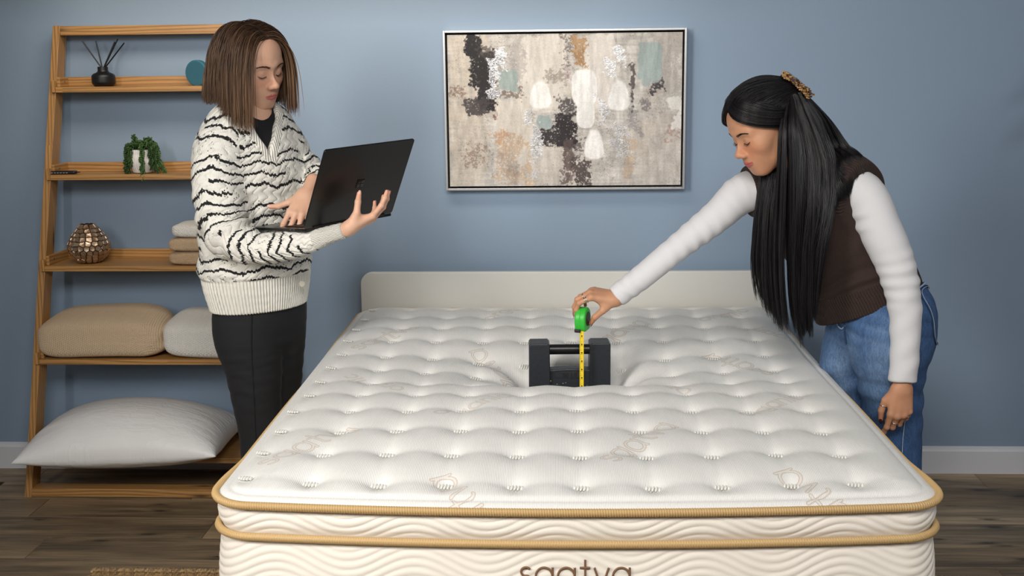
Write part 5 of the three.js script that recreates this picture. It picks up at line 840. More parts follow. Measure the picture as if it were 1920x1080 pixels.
    const layer = R(), lift = 0.004 + 0.015 * layer, len = 0.4, cutY = 1.472 - 0.085 * sstep(0.25, -0.45, ph) * (side < 0 ? 1 : 0.45) + R() * 0.03, b = browns[clamp(Math.floor(hash3(Math.floor(ph * 14), Math.floor(off * 7) + 30 * side, 4) * 3 + R() * 1.4), 0, 3)], f = 0.75 + 0.4 * R();
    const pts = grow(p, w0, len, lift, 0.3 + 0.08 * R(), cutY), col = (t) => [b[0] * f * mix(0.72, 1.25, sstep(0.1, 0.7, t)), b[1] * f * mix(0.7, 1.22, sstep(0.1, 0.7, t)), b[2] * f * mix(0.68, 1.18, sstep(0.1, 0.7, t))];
    const cl = Math.floor(ph * 9) + side * 50, jx = (hash3(cl, Math.floor(off * 5), 1) - 0.5) * 0.022 + (R() - 0.5) * 0.006, jz = (hash3(cl, Math.floor(off * 5), 2) - 0.5) * 0.022 + (R() - 0.5) * 0.006; pts.forEach((q, i) => { const t = i / pts.length; q.x += jx * t; q.z += jz * t; });
    curves.push({ pts, r: 0.0008 + 0.0004 * R(), col });
  }
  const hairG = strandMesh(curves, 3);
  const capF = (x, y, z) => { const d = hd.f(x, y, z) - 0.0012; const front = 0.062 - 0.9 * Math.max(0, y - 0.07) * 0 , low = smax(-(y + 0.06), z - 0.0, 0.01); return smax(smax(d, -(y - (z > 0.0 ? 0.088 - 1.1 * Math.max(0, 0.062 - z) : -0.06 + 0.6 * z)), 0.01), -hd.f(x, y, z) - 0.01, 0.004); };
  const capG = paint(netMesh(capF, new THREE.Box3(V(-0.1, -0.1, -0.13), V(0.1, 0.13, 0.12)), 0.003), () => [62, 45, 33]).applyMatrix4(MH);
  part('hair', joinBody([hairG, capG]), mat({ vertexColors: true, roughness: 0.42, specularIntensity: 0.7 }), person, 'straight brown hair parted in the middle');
  return { person, headPos, MH, handR, handL };
})();

// ---------------------------------------------------------------- laptop held by the woman on the left
{
  const BL = V(-0.6450, 1.1165, 1.1200), BR = V(-0.4287, 1.1311, 0.8700), TL = V(-0.5474, 1.3457, 1.2000), FL = V(-0.8570, 1.0979, 0.9400);
  const u = BR.clone().sub(BL), W = u.length(); u.divideScalar(W); const v = TL.clone().sub(BL); v.addScaledVector(u, -v.dot(u)); const H = v.length(); v.divideScalar(H); const n = u.clone().cross(v); // n points out of the back of the lid
  const w = FL.clone().sub(BL); w.addScaledVector(u, -w.dot(u)); const D = Math.min(0.268, w.length()); w.normalize();
  const lap = thing('laptop', 'black open laptop held in the hands of the woman in the striped cardigan', 'laptop', BL.toArray());
  const black = mat({ color: 0x0e0f10, roughness: 0.3, metalness: 0.3, clearcoat: 0.25, clearcoatRoughness: 0.35 }), dark = mat({ color: 0x0a0a0b, roughness: 0.5 });
  const rect = (a, b, r) => { const s = new THREE.Shape(); s.moveTo(r, 0); s.lineTo(a - r, 0); s.absarc(a - r, r, r, -Math.PI / 2, 0); s.lineTo(a, b - r); s.absarc(a - r, b - r, r, 0, Math.PI / 2); s.lineTo(r, b); s.absarc(r, b - r, r, Math.PI / 2, Math.PI); s.lineTo(0, r); s.absarc(r, r, r, Math.PI, Math.PI * 1.5); return s; };
  const slab2 = (a, b, r, t) => new THREE.ExtrudeGeometry(rect(a, b, r), { depth: t - 0.0016, bevelEnabled: true, bevelSize: 0.0008, bevelThickness: 0.0008, bevelOffset: -0.0008, bevelSegments: 2, curveSegments: 8 });
  const basis = (x, y, z) => new THREE.Matrix4().makeBasis(x, y, z);
  const lid = part('lid', slab2(W, H, 0.008, 0.005).translate(0, 0, -0.0045).applyMatrix4(basis(u, v, n)), black, lap);
  part('screen', slab2(W - 0.012, H - 0.014, 0.004, 0.0016).translate(0.006, 0.008, -0.0056).applyMatrix4(basis(u, v, n)), mat({ color: 0x050506, roughness: 0.12 }), lid);
  for (const [i, j] of [[0, 0], [1, 0], [0, 1], [1, 1]]) part('emblem_square', new RoundedBoxGeometry(0.0125, 0.0125, 0.0012, 1, 0.0004).translate(W / 2 - 0.007 + i * 0.0138 + 0.0, H / 2 - 0.007 + j * 0.0138, 0.0006).applyMatrix4(basis(u, v, n)), mat({ color: 0x060606, roughness: 0.1 }), lid);
  const up = w.clone().cross(u).normalize(), M = basis(u, w, u.clone().cross(w)), s = up.dot(u.clone().cross(w)) > 0 ? 1 : -1; // keyboard side
  const upDir = u.clone().cross(w).y > 0 ? 1 : -1;
  const base = part('base', slab2(W, D, 0.008, 0.0085).translate(0, 0, upDir > 0 ? -0.008 : -0.0005).applyMatrix4(M), black, lap);
  const kg = new RoundedBoxGeometry(0.0165, 0.0155, 0.0016, 1, 0.0006);
  for (let r = 0; r < 5; r++) for (let c = 0; c < 15; c++) part('key', kg.clone().translate(W / 2 + (c - 7) * 0.0192 * (W / 0.33), 0.045 + r * 0.0185, upDir * 0.0014).applyMatrix4(M), dark, base);
  part('trackpad', new RoundedBoxGeometry(0.11, 0.075, 0.0012, 2, 0.0005).translate(W / 2, D - 0.055, upDir * 0.0009).applyMatrix4(M), mat({ color: 0x131416, roughness: 0.35 }), base);
  part('hinge', new THREE.CylinderGeometry(0.0042, 0.0042, W * 0.8, 14).rotateZ(Math.PI / 2).translate(W / 2, 0, 0).applyMatrix4(M), dark, base);
  for (const q of [0.05, 0.066]) part('port', new RoundedBoxGeometry(0.001, 0.009, 0.003, 1, 0.0004).translate(0, q, -upDir * 0.004).applyMatrix4(M), mat({ color: 0x707274, roughness: 0.3, metalness: 0.8 }), base);
}

// ---------------------------------------------------------------- woman leaning over the bed with a tape measure
const RW = (() => {
  const person = thing('person', 'woman with long black hair in a brown vest and jeans leaning over the bed', 'person', [0, 0, 0]);
  const base = [194, 142, 110], lip = [178, 92, 88], Rt = V(-0.85, 0, -0.53);
  const MH = frameOf(V(0.6556, 1.3951, 1.0700), -1.2, 0.5, 0.06, 1.02), hd = headPrims({ smile: 0.8, lips: 0.78 }), headF = inFrame(hd.f, MH), hp = (x, y, z) => V(x, y, z).applyMatrix4(MH);
  const handR = handPrims({ wrist: V(0.2543, 0.8911, 1.0150), fingers: V(-0.97, 0.22, 0.06), back: V(0.22, 0.9, 0.32), size: 0.95, stub: 0, curl: [[0.72, 0.72, 0.25], [0.75, 0.75, 0.3], [0.8, 0.78, 0.3], [0.85, 0.8, 0.3]], splay: [-0.06, 0.0, 0.05, 0.1], thumb: [[-0.45, 0.55, -0.7, [0, 0, 1]], [-0.06, 0.55, -0.84, [-0.3, 1, 0.3]], [0.1, 0.25, -0.96, [-0.3, -1, 0]]] });
  const handL = handPrims({ wrist: V(1.0402, 0.6777, 1.2000), fingers: V(-0.08, -1, 0.1), back: V(0.12, 0.1, 1), left: true, size: 0.97, stub: 0.012, curl: [[0.3, 0.45, 0.3], [0.6, 0.95, 0.5], [0.7, 1.0, 0.5], [0.75, 1.0, 0.5]], splay: [-0.05, 0.0, 0.04, 0.08], thumb: [[-0.62, 0.75, -0.25, [-0.4, 0, 1]], [-0.16, 0.95, -0.25, [-0.6, 0, 1]], [0.12, 0.97, -0.2, [-0.6, 0, 1]]] });
  const neck = V(0.7941, 1.2659, 1.0000), bp = [
    bone(hp(0, -0.05, -0.02), hp(0, -0.1, -0.035), 0.054, 0.05, 0.03), bone(hp(0, -0.09, -0.035), neck, 0.049, 0.058, 0.03), bone(neck, V(0.8738, 1.0924, 1.0000), 0.07, 0.1, 0.05), bone(V(0.8738, 1.0924, 1.0000), V(1.0177, 0.8435, 1.0200), 0.1, 0.1, 0.06),
    bone(V(0.6946, 1.2155, 0.9500), V(0.8927, 1.2191, 1.0600), 0.042, 0.042, 0.04),
    bone(V(0.6621, 1.2105, 0.9600), V(0.4759, 1.0731, 0.9850), 0.035, 0.028, 0.03), bone(V(0.4759, 1.0731, 0.9850), V(0.2543, 0.8911, 1.0150), 0.027, 0.02, 0.02),
    bone(V(0.9310, 1.2079, 1.1000), V(0.9751, 1.1103, 1.1350), 0.034, 0.034, 0.03), bone(V(0.9751, 1.1103, 1.1350), V(1.0185, 1.0083, 1.1550), 0.034, 0.03, 0.02), bone(V(1.0185, 1.0083, 1.1550), V(1.0445, 0.8908, 1.1720), 0.03, 0.027, 0.02), bone(V(1.0445, 0.8908, 1.1720), V(1.0458, 0.7875, 1.1860), 0.027, 0.023, 0.02), bone(V(1.0458, 0.7875, 1.1860), V(1.0399, 0.6839, 1.2000), 0.023, 0.021, 0.02),
    bone(V(0.9418, 0.7167, 0.9600), V(0.9700, 0.5011, 0.9600), 0.05, 0.045, 0.04), bone(V(1.0395, 0.7413, 1.0600), V(1.0711, 0.5293, 1.0500), 0.07, 0.055, 0.04),
  ];
  const kR = [V(0.9824, 0.4000, 0.9600).x, 0.95], kL = [V(1.0822, 0.4310, 1.0500).x, 1.05];
  for (const k of [kR, kL]) { bp.push(bone(V(k[0], 0.55, k[1]), V(k[0] + 0.01, 0.07, k[1] - 0.02), 0.048, 0.032, 0.03), bone(V(k[0] + 0.02, 0.035, k[1] - 0.05), V(k[0] - 0.07, 0.024, k[1] + 0.06), 0.03, 0.022, 0.03)); }
  const bodyF = union(bp);
  const gBody = paint(netMesh(bodyF, boundsOf(bp), 0.011), paintSkin(base, [])), gHead = headMesh(hd, MH, base, { lip });
  const gHR = paint(netMesh(union(handR.L), boundsOf(handR.L, 0.006), 0.0022), paintSkin(base, handR.tips)), gHL = paint(netMesh(union(handL.L), boundsOf(handL.L, 0.006), 0.0022), paintSkin(base, handL.tips));
  part('body', joinBody([gBody, gHead, gHR, gHL]), skinMat(), person);
  const nailM = mat({ color: 0x2a0a10, roughness: 0.15, clearcoat: 1 }); for (const t of [...handR.tips, ...handL.tips]) part('fingernail', nailGeo(t, 0.004), nailM, person, 'dark red painted nail');
  faceParts(person, hd, MH, { browLift: 0.001, browCol: lin(34, 24, 20), lashY: -0.0075, lashCol: lin(18, 12, 12) });
  const silver = mat({ color: 0xd8d6d0, roughness: 0.2, metalness: 1 });
  for (const [h, f, k, t, r] of [[handL, 1, 0, 0.5, 0.0093], [handL, 3, 0, 0.5, 0.0078], [handL, 4, 1, 0.45, 0.0106], [handR, 0, 0, 0.5, 0.0091], [handR, 0, 0, 0.36, 0.0093], [handR, 1, 0, 0.5, 0.0093]]) { const a = h.joints[f][k], b = h.joints[f][k + 1]; part('ring', ringGeo(a.clone().lerp(b, t), b.clone().sub(a), r, 0.0013), silver, person, 'silver ring'); }
  // white long-sleeved top
  const whiteM = mat({ color: 0xd6d6d8, roughness: 0.82, sheen: 0.25, sheenRoughness: 0.5, sheenColor: new THREE.Color(0.6, 0.6, 0.6), bumpMap: rep(tex(128, 128, (u, v) => 255 * (0.5 + 0.3 * Math.sin(u * 6.2832 * 16) + 0.3 * (noise2(u * 40, v * 40, 3) - 0.5)), false), 22, 22), bumpScale: 0.00012 });
  const aR = chain([[V(0.7102, 1.2123, 0.9500), 0.06, 0.06], [V(0.6231, 1.1956, 0.9650), 0.058, 0.056], [V(0.5455, 1.1301, 0.9780), 0.047, 0.047], [V(0.4324, 1.0408, 0.9900), 0.039, 0.04], [V(0.3280, 0.9559, 1.0030), 0.036, 0.036], [V(0.2481, 0.8956, 1.0130), 0.0345, 0.031]], V(0.5, 0.7, 0), { cutB: true, sub: 5 });
  const aL = chain([[V(0.8927, 1.2191, 1.0600), 0.06, 0.06], [V(0.9310, 1.2079, 1.1000), 0.06, 0.058], [V(0.9751, 1.1103, 1.1350), 0.059, 0.057], [V(1.0185, 1.0083, 1.1550), 0.053, 0.052], [V(1.0445, 0.8908, 1.1720), 0.045, 0.044], [V(1.0458, 0.7875, 1.1860), 0.04, 0.038], [V(1.0399, 0.6898, 1.1990), 0.039, 0.033]], V(1, 0, 0), { cutB: true, sub: 5 });
  aR.uvR = 0.045; aL.uvR = 0.05;
  const sleeve = (c, fold) => { const g = netMesh(c.f, boundsOf([c]), 0.0035); displace(g, (x, y, z) => { const h = c.look(x, y, z); return 0.003 * (fbm3(x * 12, y * 12, z * 12, 2) - 0.5) + fold(h, c.length, x, y, z); }); return tailor(g, [c], () => 0, 1)[0]; };
  const top = part('white_top', sleeve(aR, (h, L, x, y, z) => { const e = h.s - L * 0.5; return 0.0016 * Math.sin(e * 150 + 2.2 * Math.cos(h.a + 0.6)) * Math.exp(-((e / 0.09) ** 2)) * (0.4 + noise3(x * 20, y * 20, z * 20)) + 0.002 * Math.sin((L - h.s) * 190 + 2.5 * Math.cos(h.a)) * Math.exp(-(((L - h.s - 0.045) / 0.05) ** 2)) * noise3(x * 15, y * 15, z * 15) + 0.0015 * Math.sin(h.s * 170 + 2 * Math.sin(h.a)) * Math.exp(-(((h.s - 0.12) / 0.05) ** 2)) * noise3(x * 18, y * 18, z * 18); }), whiteM, person, 'white long sleeve');
  part('sleeve', sleeve(aL, (h, L, x, y, z) => { const e = h.s - L * 0.52; return 0.0022 * Math.sin(e * 165 + 1.6 * Math.cos(h.a + 2.2)) * Math.exp(-((e / 0.07) ** 2)) * (0.35 + noise3(x * 22, y * 22, z * 22)) + 0.0018 * Math.sin(h.s * 90 + 2.6 * Math.cos(h.a)) * sstep(0.4, 0.6, h.s / L) * noise3(x * 12, y * 12, z * 12) + 0.003 * Math.sin(h.s * 150 + 3 * Math.cos(h.a + 1)) * Math.exp(-(((h.s - 0.13) / 0.045) ** 2)) * sstep(0.2, 1, Math.cos(h.a - Math.PI)) ; }), whiteM, top);
  // brown knitted vest
  const torso = chain([[V(0.9896, 0.8691, 1.0050), 0.165, 0.134], [V(0.9636, 0.9270, 1.0000), 0.166, 0.134], [V(0.9230, 1.0139, 1.0000), 0.162, 0.124], [V(0.8516, 1.1301, 0.9900), 0.17, 0.13], [V(0.8142, 1.2152, 0.9850), 0.17, 0.105], [V(0.7974, 1.2585, 0.9850), 0.1, 0.08], [V(0.7845, 1.2928, 0.9900), 0.065, 0.062]], Rt, { cutA: true, k: 0.03, sub: 5 });
  const armL = chain([[V(0.8626, 1.2071, 1.0300), 0.085, 0.085], [V(0.8940, 1.2116, 1.0750), 0.084, 0.084], [V(0.9124, 1.2072, 1.0920), 0.082, 0.082]], V(0, 1, 0), { cutB: true, k: 0.05 });
  const armR = chain([[V(0.7182, 1.2029, 0.9500), 0.08, 0.08], [V(0.6716, 1.2063, 0.9500), 0.076, 0.074], [V(0.6379, 1.2010, 0.9580), 0.073, 0.072]], V(0, 1, 0), { cutB: true, k: 0.05 });
  torso.uvR = 0.14; armL.uvR = 0.08; armR.uvR = 0.075;
  const armB = chain([[V(0.8517, 1.2367, 0.9700), 0.075, 0.075], [V(0.9445, 1.2220, 1.0000), 0.062, 0.06]], V(0, 1, 0), { k: 0.05 }); armB.uvR = 0.07;
  const vp = [torso, armL, armR, armB], vestF0 = union(vp), inL = [aL.f, aR.f], vestF = vestF0;
  const gV = netMesh(vestF, boundsOf(vp), 0.0042), hemS = 0.082;
  displace(gV, (x, y, z) => { const h = torso.look(x, y, z), onT = h.d < Math.min(armL.f(x, y, z), armR.f(x, y, z)); let d = 0.004 * (fbm3(x * 11, y * 11, z * 11, 2) - 0.5); if (onT) { const q = h.s - hemS; d += q < 0 ? -0.0012 * Math.cos(h.a * 0.14 / 0.0082 * 6.2832) : 0.006 * Math.exp(-(((q - 0.03) / 0.035) ** 2)) * Math.sin(q * 130 + 2.5 * Math.sin(h.a * 2 + 0.7)) + 0.006 * Math.sin(q * 60 + 2.4 * Math.sin(h.a + 0.4)) * Math.exp(-(((q - 0.1) / 0.06) ** 2)) * noise3(x * 8, y * 8, z * 8); } return d; });
  const [gv, gh, gl, gr] = tailor(gV, vp, (x, y, z, ci, h) => (ci === 0 ? (h.s < hemS ? 1 : 0) : ci < 3 && h.s > vp[ci].length - 0.04 ? 1 + ci : 0), 4);
  const vk = tex(256, 256, (u, v) => 255 * (0.5 * Math.abs(Math.sin(u * Math.PI * 32)) + 0.3 * Math.abs(Math.sin(v * Math.PI * 32 + Math.floor(u * 32) * 1.57)) + 0.2 * noise2(u * 80, v * 80, 2)), false);
  const brown = { color: 0x33241e, roughness: 0.9, sheen: 0.25, sheenRoughness: 0.5, sheenColor: new THREE.Color(0.2, 0.15, 0.12) };
  const vest = part('knitted_vest', gv, mat({ ...brown, bumpMap: rep(vk, 1 / 0.09), bumpScale: 0.0012 }), person, 'dark brown knitted vest'), ribV = mat({ ...brown, bumpMap: rep(ribRelief, 1 / 0.066, 1 / 0.06), bumpScale: 0.004 });
  part('ribbed_hem', gh, ribV, vest); part('ribbed_armhole', gl, ribV, vest); part('ribbed_armhole', gr, ribV, vest);
  // jeans
  const legR = chain([[V(0.9700, 0.8071, 0.9700), 0.08, 0.09], [V(0.9383, 0.7155, 0.9550), 0.07, 0.09], [V(0.9498, 0.5818, 0.9500), 0.066, 0.08], [V(0.9754, 0.4507, 0.9600), 0.07, 0.075], [V(kR[0], 0.35, 0.95), 0.068, 0.07], [V(kR[0], 0.07, 0.94), 0.075, 0.075]], Rt, { k: 0.006, cutB: true });
  const legL = chain([[V(1.0410, 0.8362, 1.0600), 0.1, 0.112], [V(1.0433, 0.7572, 1.0600), 0.106, 0.122], [V(1.0502, 0.6441, 1.0550), 0.092, 0.106], [V(1.0657, 0.5130, 1.0500), 0.08, 0.09], [V(kL[0], 0.35, 1.05), 0.07, 0.075], [V(kL[0], 0.07, 1.04), 0.075, 0.078]], Rt, { k: 0.006, cutB: true });
  const hips = chain([[V(1.0019, 0.9082, 1.0100), 0.13, 0.1], [V(1.0254, 0.8393, 1.0150), 0.152, 0.132], [V(1.0388, 0.7877, 1.0200), 0.14, 0.13]], Rt, { k: 0.03 });
  const jp = [legR, legL, hips], jeansF = union(jp), gJ = netMesh(jeansF, boundsOf(jp), 0.005);
  displace(gJ, (x, y, z) => 0.005 * (fbm3(x * 8, y * 8, z * 8, 3) - 0.5) + 0.004 * Math.exp(-(((y - 0.83) / 0.07) ** 2)) * Math.sin(y * 130 + x * 40 + 4 * noise3(x * 9, y * 4, z * 9)) * noise3(x * 11, y * 6, z * 11) + 0.003 * Math.exp(-(((y - 0.6) / 0.1) ** 2)) * Math.sin(y * 90 + 6 * noise3(x * 9, y * 3, z * 9)));
  const [gj] = tailor(gJ, jp, () => 0, 1);
  { // worn denim: paler where the thighs have rubbed
    const p = gj.attributes.position, c = new Float32Array(p.count * 3), col = new THREE.Color(), th = [V(0.9897, 0.7168, 1.1500), V(0.9091, 0.6777, 1.0000)];
    for (let i = 0; i < p.count; i++) { const x = p.getX(i), y = p.getY(i), z = p.getZ(i), wear = Math.max(...th.map((t) => Math.exp(-(((x - t.x) / 0.055) ** 2) - (((y - t.y) / 0.13) ** 2)))) * (0.55 + 0.6 * fbm3(x * 30, y * 30, z * 30, 2)), whisk = 0.3 * Math.max(0, Math.sin(y * 150 + x * 60 + 5 * noise3(x * 12, y * 6, z * 12))) * Math.exp(-(((y - 0.82) / 0.06) ** 2)) * noise3(x * 15, y * 15, z * 15), w = clamp(wear * 0.75 + whisk), n = fbm3(x * 70, y * 40, z * 70, 2) - 0.5; col.setRGB((66 + 76 * w + 22 * n) / 255, (102 + 66 * w + 22 * n) / 255, (150 + 44 * w + 20 * n) / 255, THREE.SRGBColorSpace); c[i * 3] = col.r; c[i * 3 + 1] = col.g; c[i * 3 + 2] = col.b; }
    gj.setAttribute('color', new THREE.BufferAttribute(c, 3));
  }
  const denim = tex(512, 512, (u, v) => { const t = 0.5 + 0.5 * Math.sin((u * 70 - v * 140) * 6.2832), s = noise2(u * 260, v * 40, 3), q = noise2(u * 60, v * 14, 5); const k = 0.78 + 0.1 * t + 0.22 * (s - 0.35) + 0.14 * (q - 0.5); return [255 * k, 255 * (0.02 + 0.98 * k), 255 * (0.06 + 0.95 * k)]; });
  const jeansM = mat({ vertexColors: true, map: rep(denim, 6), bumpMap: rep(denim, 6), bumpScale: 0.0006, roughness: 0.88 });
  const jeans = part('jeans', gj, jeansM, person, 'washed blue denim jeans');
  // stitched seams and back pocket laid on the cloth
  const snap = (P, lift) => { const p = P.clone(); for (let k = 0; k < 30; k++) { const d = jeansF(p.x, p.y, p.z) - lift; if (Math.abs(d) < 2e-4) break; const e = 0.002, gx = jeansF(p.x + e, p.y, p.z) - d - lift, gy = jeansF(p.x, p.y + e, p.z) - d - lift, gz = jeansF(p.x, p.y, p.z + e) - d - lift, l = Math.hypot(gx, gy, gz) || 1; p.x -= gx / l * d * 0.8; p.y -= gy / l * d * 0.8; p.z -= gz / l * d * 0.8; } return p; };
  const path = (pts, n = 24, lift = 0.003) => { const c = new THREE.CatmullRomCurve3(pts); return Array.from({ length: n + 1 }, (_, i) => snap(c.getPoint(i / n), lift)); };
  const thread = mat({ color: 0xa9b6c6, roughness: 0.8 }), darkD = mat({ color: 0x2b4266, roughness: 0.9 }), paleD = mat({ color: 0x9db4cf, roughness: 0.9 });
  const pocket = [V(1.1041, 0.9382, 1.1200), V(1.1776, 0.9413, 1.0200), V(1.1930, 0.8297, 1.0300), V(1.1844, 0.7653, 1.0400), V(1.1409, 0.7826, 1.1000), V(1.1214, 0.8646, 1.1200)];
  const pk = part('back_pocket', tube(path([pocket[1], pocket[0], pocket[5], pocket[4], pocket[3]], 40, 0.003), 0.0022, 60, 6), darkD, jeans); part('stitching', tube(path([pocket[1], pocket[0], pocket[5], pocket[4], pocket[3]].map((p) => p.clone().add(V(0.006, -0.003, 0))), 40, 0.0045), 0.001, 60, 5), thread, jeans);
  part('side_seam', tube(path([V(1.0831, 0.9186, 1.1600), V(1.0810, 0.7350, 1.1600), V(1.0669, 0.5413, 1.1400), V(1.0687, 0.4420, 1.1300)], 40, 0.0035), 0.0013, 60, 5), thread, jeans);
  part('waistband', tube(path([V(1.0057, 0.9026, 1.1400), V(1.0836, 0.9337, 1.1200), V(1.1438, 0.9497, 1.0400), V(1.1738, 0.9546, 0.9800)], 24, 0.004), 0.0028, 40, 6), paleD, jeans);
  part('fly', tube(path([V(0.8522, 0.8426, 1.0600), V(0.8632, 0.8164, 1.0700), V(0.8765, 0.8092, 1.0800), V(0.8887, 0.8240, 1.0900)], 20, 0.002), 0.0022, 30, 6), paleD, jeans); part('fly_seam', tube(path([V(0.8823, 0.8334, 1.0900), V(0.9028, 0.7967, 1.0800), V(0.9198, 0.7722, 1.0700)], 14, 0.003), 0.0026, 24, 6), darkD, jeans);
  part('fly_button', new THREE.SphereGeometry(0.006, 14, 10).translate(...snap(V(0.8755, 0.8328, 1.0800), 0.003).toArray()), mat({ color: 0x6b5138, roughness: 0.35, metalness: 0.8 }), jeans);
  for (const k of [kR, kL]) part('shoe', netMesh(union([bone(V(k[0] + 0.02, 0.04, k[1] - 0.055), V(k[0] - 0.03, 0.038, k[1] + 0.03), 0.042, 0.042, 0.03), bone(V(k[0] - 0.03, 0.036, k[1] + 0.03), V(k[0] - 0.08, 0.03, k[1] + 0.08), 0.04, 0.03, 0.03)]), new THREE.Box3(V(k[0] - 0.14, -0.002, k[1] - 0.12), V(k[0] + 0.09, 0.12, k[1] + 0.14)), 0.006), mat({ color: 0xd8d6d2, roughness: 0.5 }), person);
  // black hair: combed back to the clip, the rest hanging
  const R = rng(2024), curves = [], black = [lin(16, 15, 17), lin(22, 20, 22), lin(30, 28, 30)], clipP = V(0.7417, 1.4887, 1.0750);
  const push = (p, f, lift) => { const d = f(p.x, p.y, p.z); if (d < lift) { const e = 0.003, gx = f(p.x + e, p.y, p.z) - d, gy = f(p.x, p.y + e, p.z) - d, gz = f(p.x, p.y, p.z + e) - d, l = Math.hypot(gx, gy, gz) || 1; p.x += gx / l * (lift - d); p.y += gy / l * (lift - d); p.z += gz / l * (lift - d); } return p; };
  const toScalp = (l) => { const p = l.clone().applyMatrix4(MH), c = hp(0, 0.02, -0.012), d = c.clone().sub(p).normalize(); for (let i = 0; i < 40; i++) { const q = headF(p.x, p.y, p.z); if (q < 0.003) break; p.addScaledVector(d, q * 0.8); } return p; };
  for (let k = 0; k < 2200; k++) { // hairline to clip
    const t = R() * 2 - 1, edge = Math.abs(t) > 0.3 ? 0.38 + 0.62 * R() : Math.pow(R(), 1.5); // t: temple to temple, edge: distance behind the hairline
    const ang = t * 1.62, hx = Math.sin(ang), base0 = V(hx * 0.2, 0.2 * (0.62 * Math.cos(ang) + 0.1 * Math.cos(ang * 2) + 0.03), 0.2 * (0.72 * Math.cos(ang) + 0.08) * (1 - edge * 0.9)).add(V(0, 0.09 * edge, 0));
    const p = toScalp(base0), pts = [p.clone()], lift = 0.005 + 0.013 * R(); let n = 0; const d = V(0, 0, 0);
    while (n++ < 20) { d.copy(clipP).sub(p); const L = d.length(); if (L < 0.014) break; d.divideScalar(L); p.addScaledVector(d, 0.014); push(p, headF, lift * Math.min(1, n / 4) * (1 + 0.5 * sstep(0.09, 0.03, L))); pts.push(p.clone()); }
    if (pts.length < 3) continue; const b = black[Math.floor(R() * 3)]; curves.push({ pts, r: 0.0008 + 0.0004 * R(), col: b, tip: 0.9 });
  }
  { // locks swept from the part across the brow and behind the ear, both sides
    const Q = rng(61), loc = (m, a) => a.map(([x, y, z]) => V(m * x, y, z).applyMatrix4(MH)), G = [[[0.0, 0.092, 0.066], [0.03, 0.07, 0.082], [0.058, 0.04, 0.062], [0.076, 0.008, 0.02], [0.084, -0.02, -0.03], [0.082, -0.01, -0.07]], [[0.0, 0.104, 0.05], [0.034, 0.088, 0.062], [0.064, 0.058, 0.044], [0.08, 0.028, 0.005], [0.084, 0.01, -0.04], [0.076, 0.01, -0.08]], [[0.0, 0.112, 0.03], [0.034, 0.104, 0.036], [0.066, 0.08, 0.018], [0.08, 0.05, -0.015], [0.08, 0.035, -0.055], [0.06, 0.04, -0.09]]];
    for (const m of [1, -1]) { const cs = G.map((a) => new THREE.CatmullRomCurve3(loc(m, a))); for (let k = 0; k < 520; k++) { const f = Math.pow(Q(), 0.8) * 1.999, i = Math.floor(f), t = f - i, pts = [], lift = 0.004 + 0.009 * Q(), j0 = (Q() - 0.5) * 0.006; for (let j = 0; j <= 15; j++) { const u = j / 15, p = cs[i].getPoint(u).lerp(cs[i + 1].getPoint(u), t); p.y += j0; for (let q = 0; q < 3; q++) { const d = headF(p.x, p.y, p.z); if (d > lift) { const e = 0.003, gx = headF(p.x + e, p.y, p.z) - d, gy = headF(p.x, p.y + e, p.z) - d, gz = headF(p.x, p.y, p.z + e) - d, l = Math.hypot(gx, gy, gz) || 1, w = (d - lift) * 0.7; p.x -= gx / l * w; p.y -= gy / l * w; p.z -= gz / l * w; } } push(p, headF, lift * (j === 0 ? 0.2 : 1)); pts.push(p); } const b = black[Math.floor(Q() * 3)]; curves.push({ pts, r: 0.0008 + 0.0004 * Q(), col: b, tip: 0.8 }); } }
  }
  const solid = (x, y, z) => Math.min(vestF0(x, y, z), aL.f(x, y, z) + 0.002);
  const sheet = (guides, count, spread, trim, seed) => {
    const cs = guides.map((g) => new THREE.CatmullRomCurve3(g)), Q = rng(seed);
    for (let k = 0; k < count; k++) {
      const f = Q() * (cs.length - 1), i = Math.min(cs.length - 2, Math.floor(f)), t = f - i, clump = Math.floor(f * 7), cx = (hash3(clump, seed, 1) - 0.5) * spread * 1.6, cz = (hash3(clump, seed, 2) - 0.5) * spread * 2, sx = (Q() - 0.5) * spread * 0.7, sz = (Q() - 0.5) * spread * 1.4, end = 1 - trim * Math.pow(hash3(clump, seed, 3) * 0.6 + Q() * 0.4, 1.2), n = 17, pts = [], ph = Q() * 6;
      for (let j = 0; j <= n; j++) { const u = j / n * end, p = cs[i].getPoint(u).lerp(cs[i + 1].getPoint(u), t), w = sstep(0, 0.7, u); p.x += (cx + sx) * (0.35 + 0.65 * w) + 0.0015 * Math.sin(u * 9 + ph + clump); p.z += (cz + sz) * (0.5 + 0.5 * w); push(p, headF, 0.007); push(p, solid, 0.004 + 0.01 * Math.abs(sz) / spread); pts.push(p); }
      const b = black[Math.floor(Q() * 3)], g = 0.8 + 0.5 * Q(); curves.push({ pts, r: 0.0008 + 0.0005 * Q(), col: [b[0] * g, b[1] * g, b[2] * g], tip: 0.2 });
    }
  };
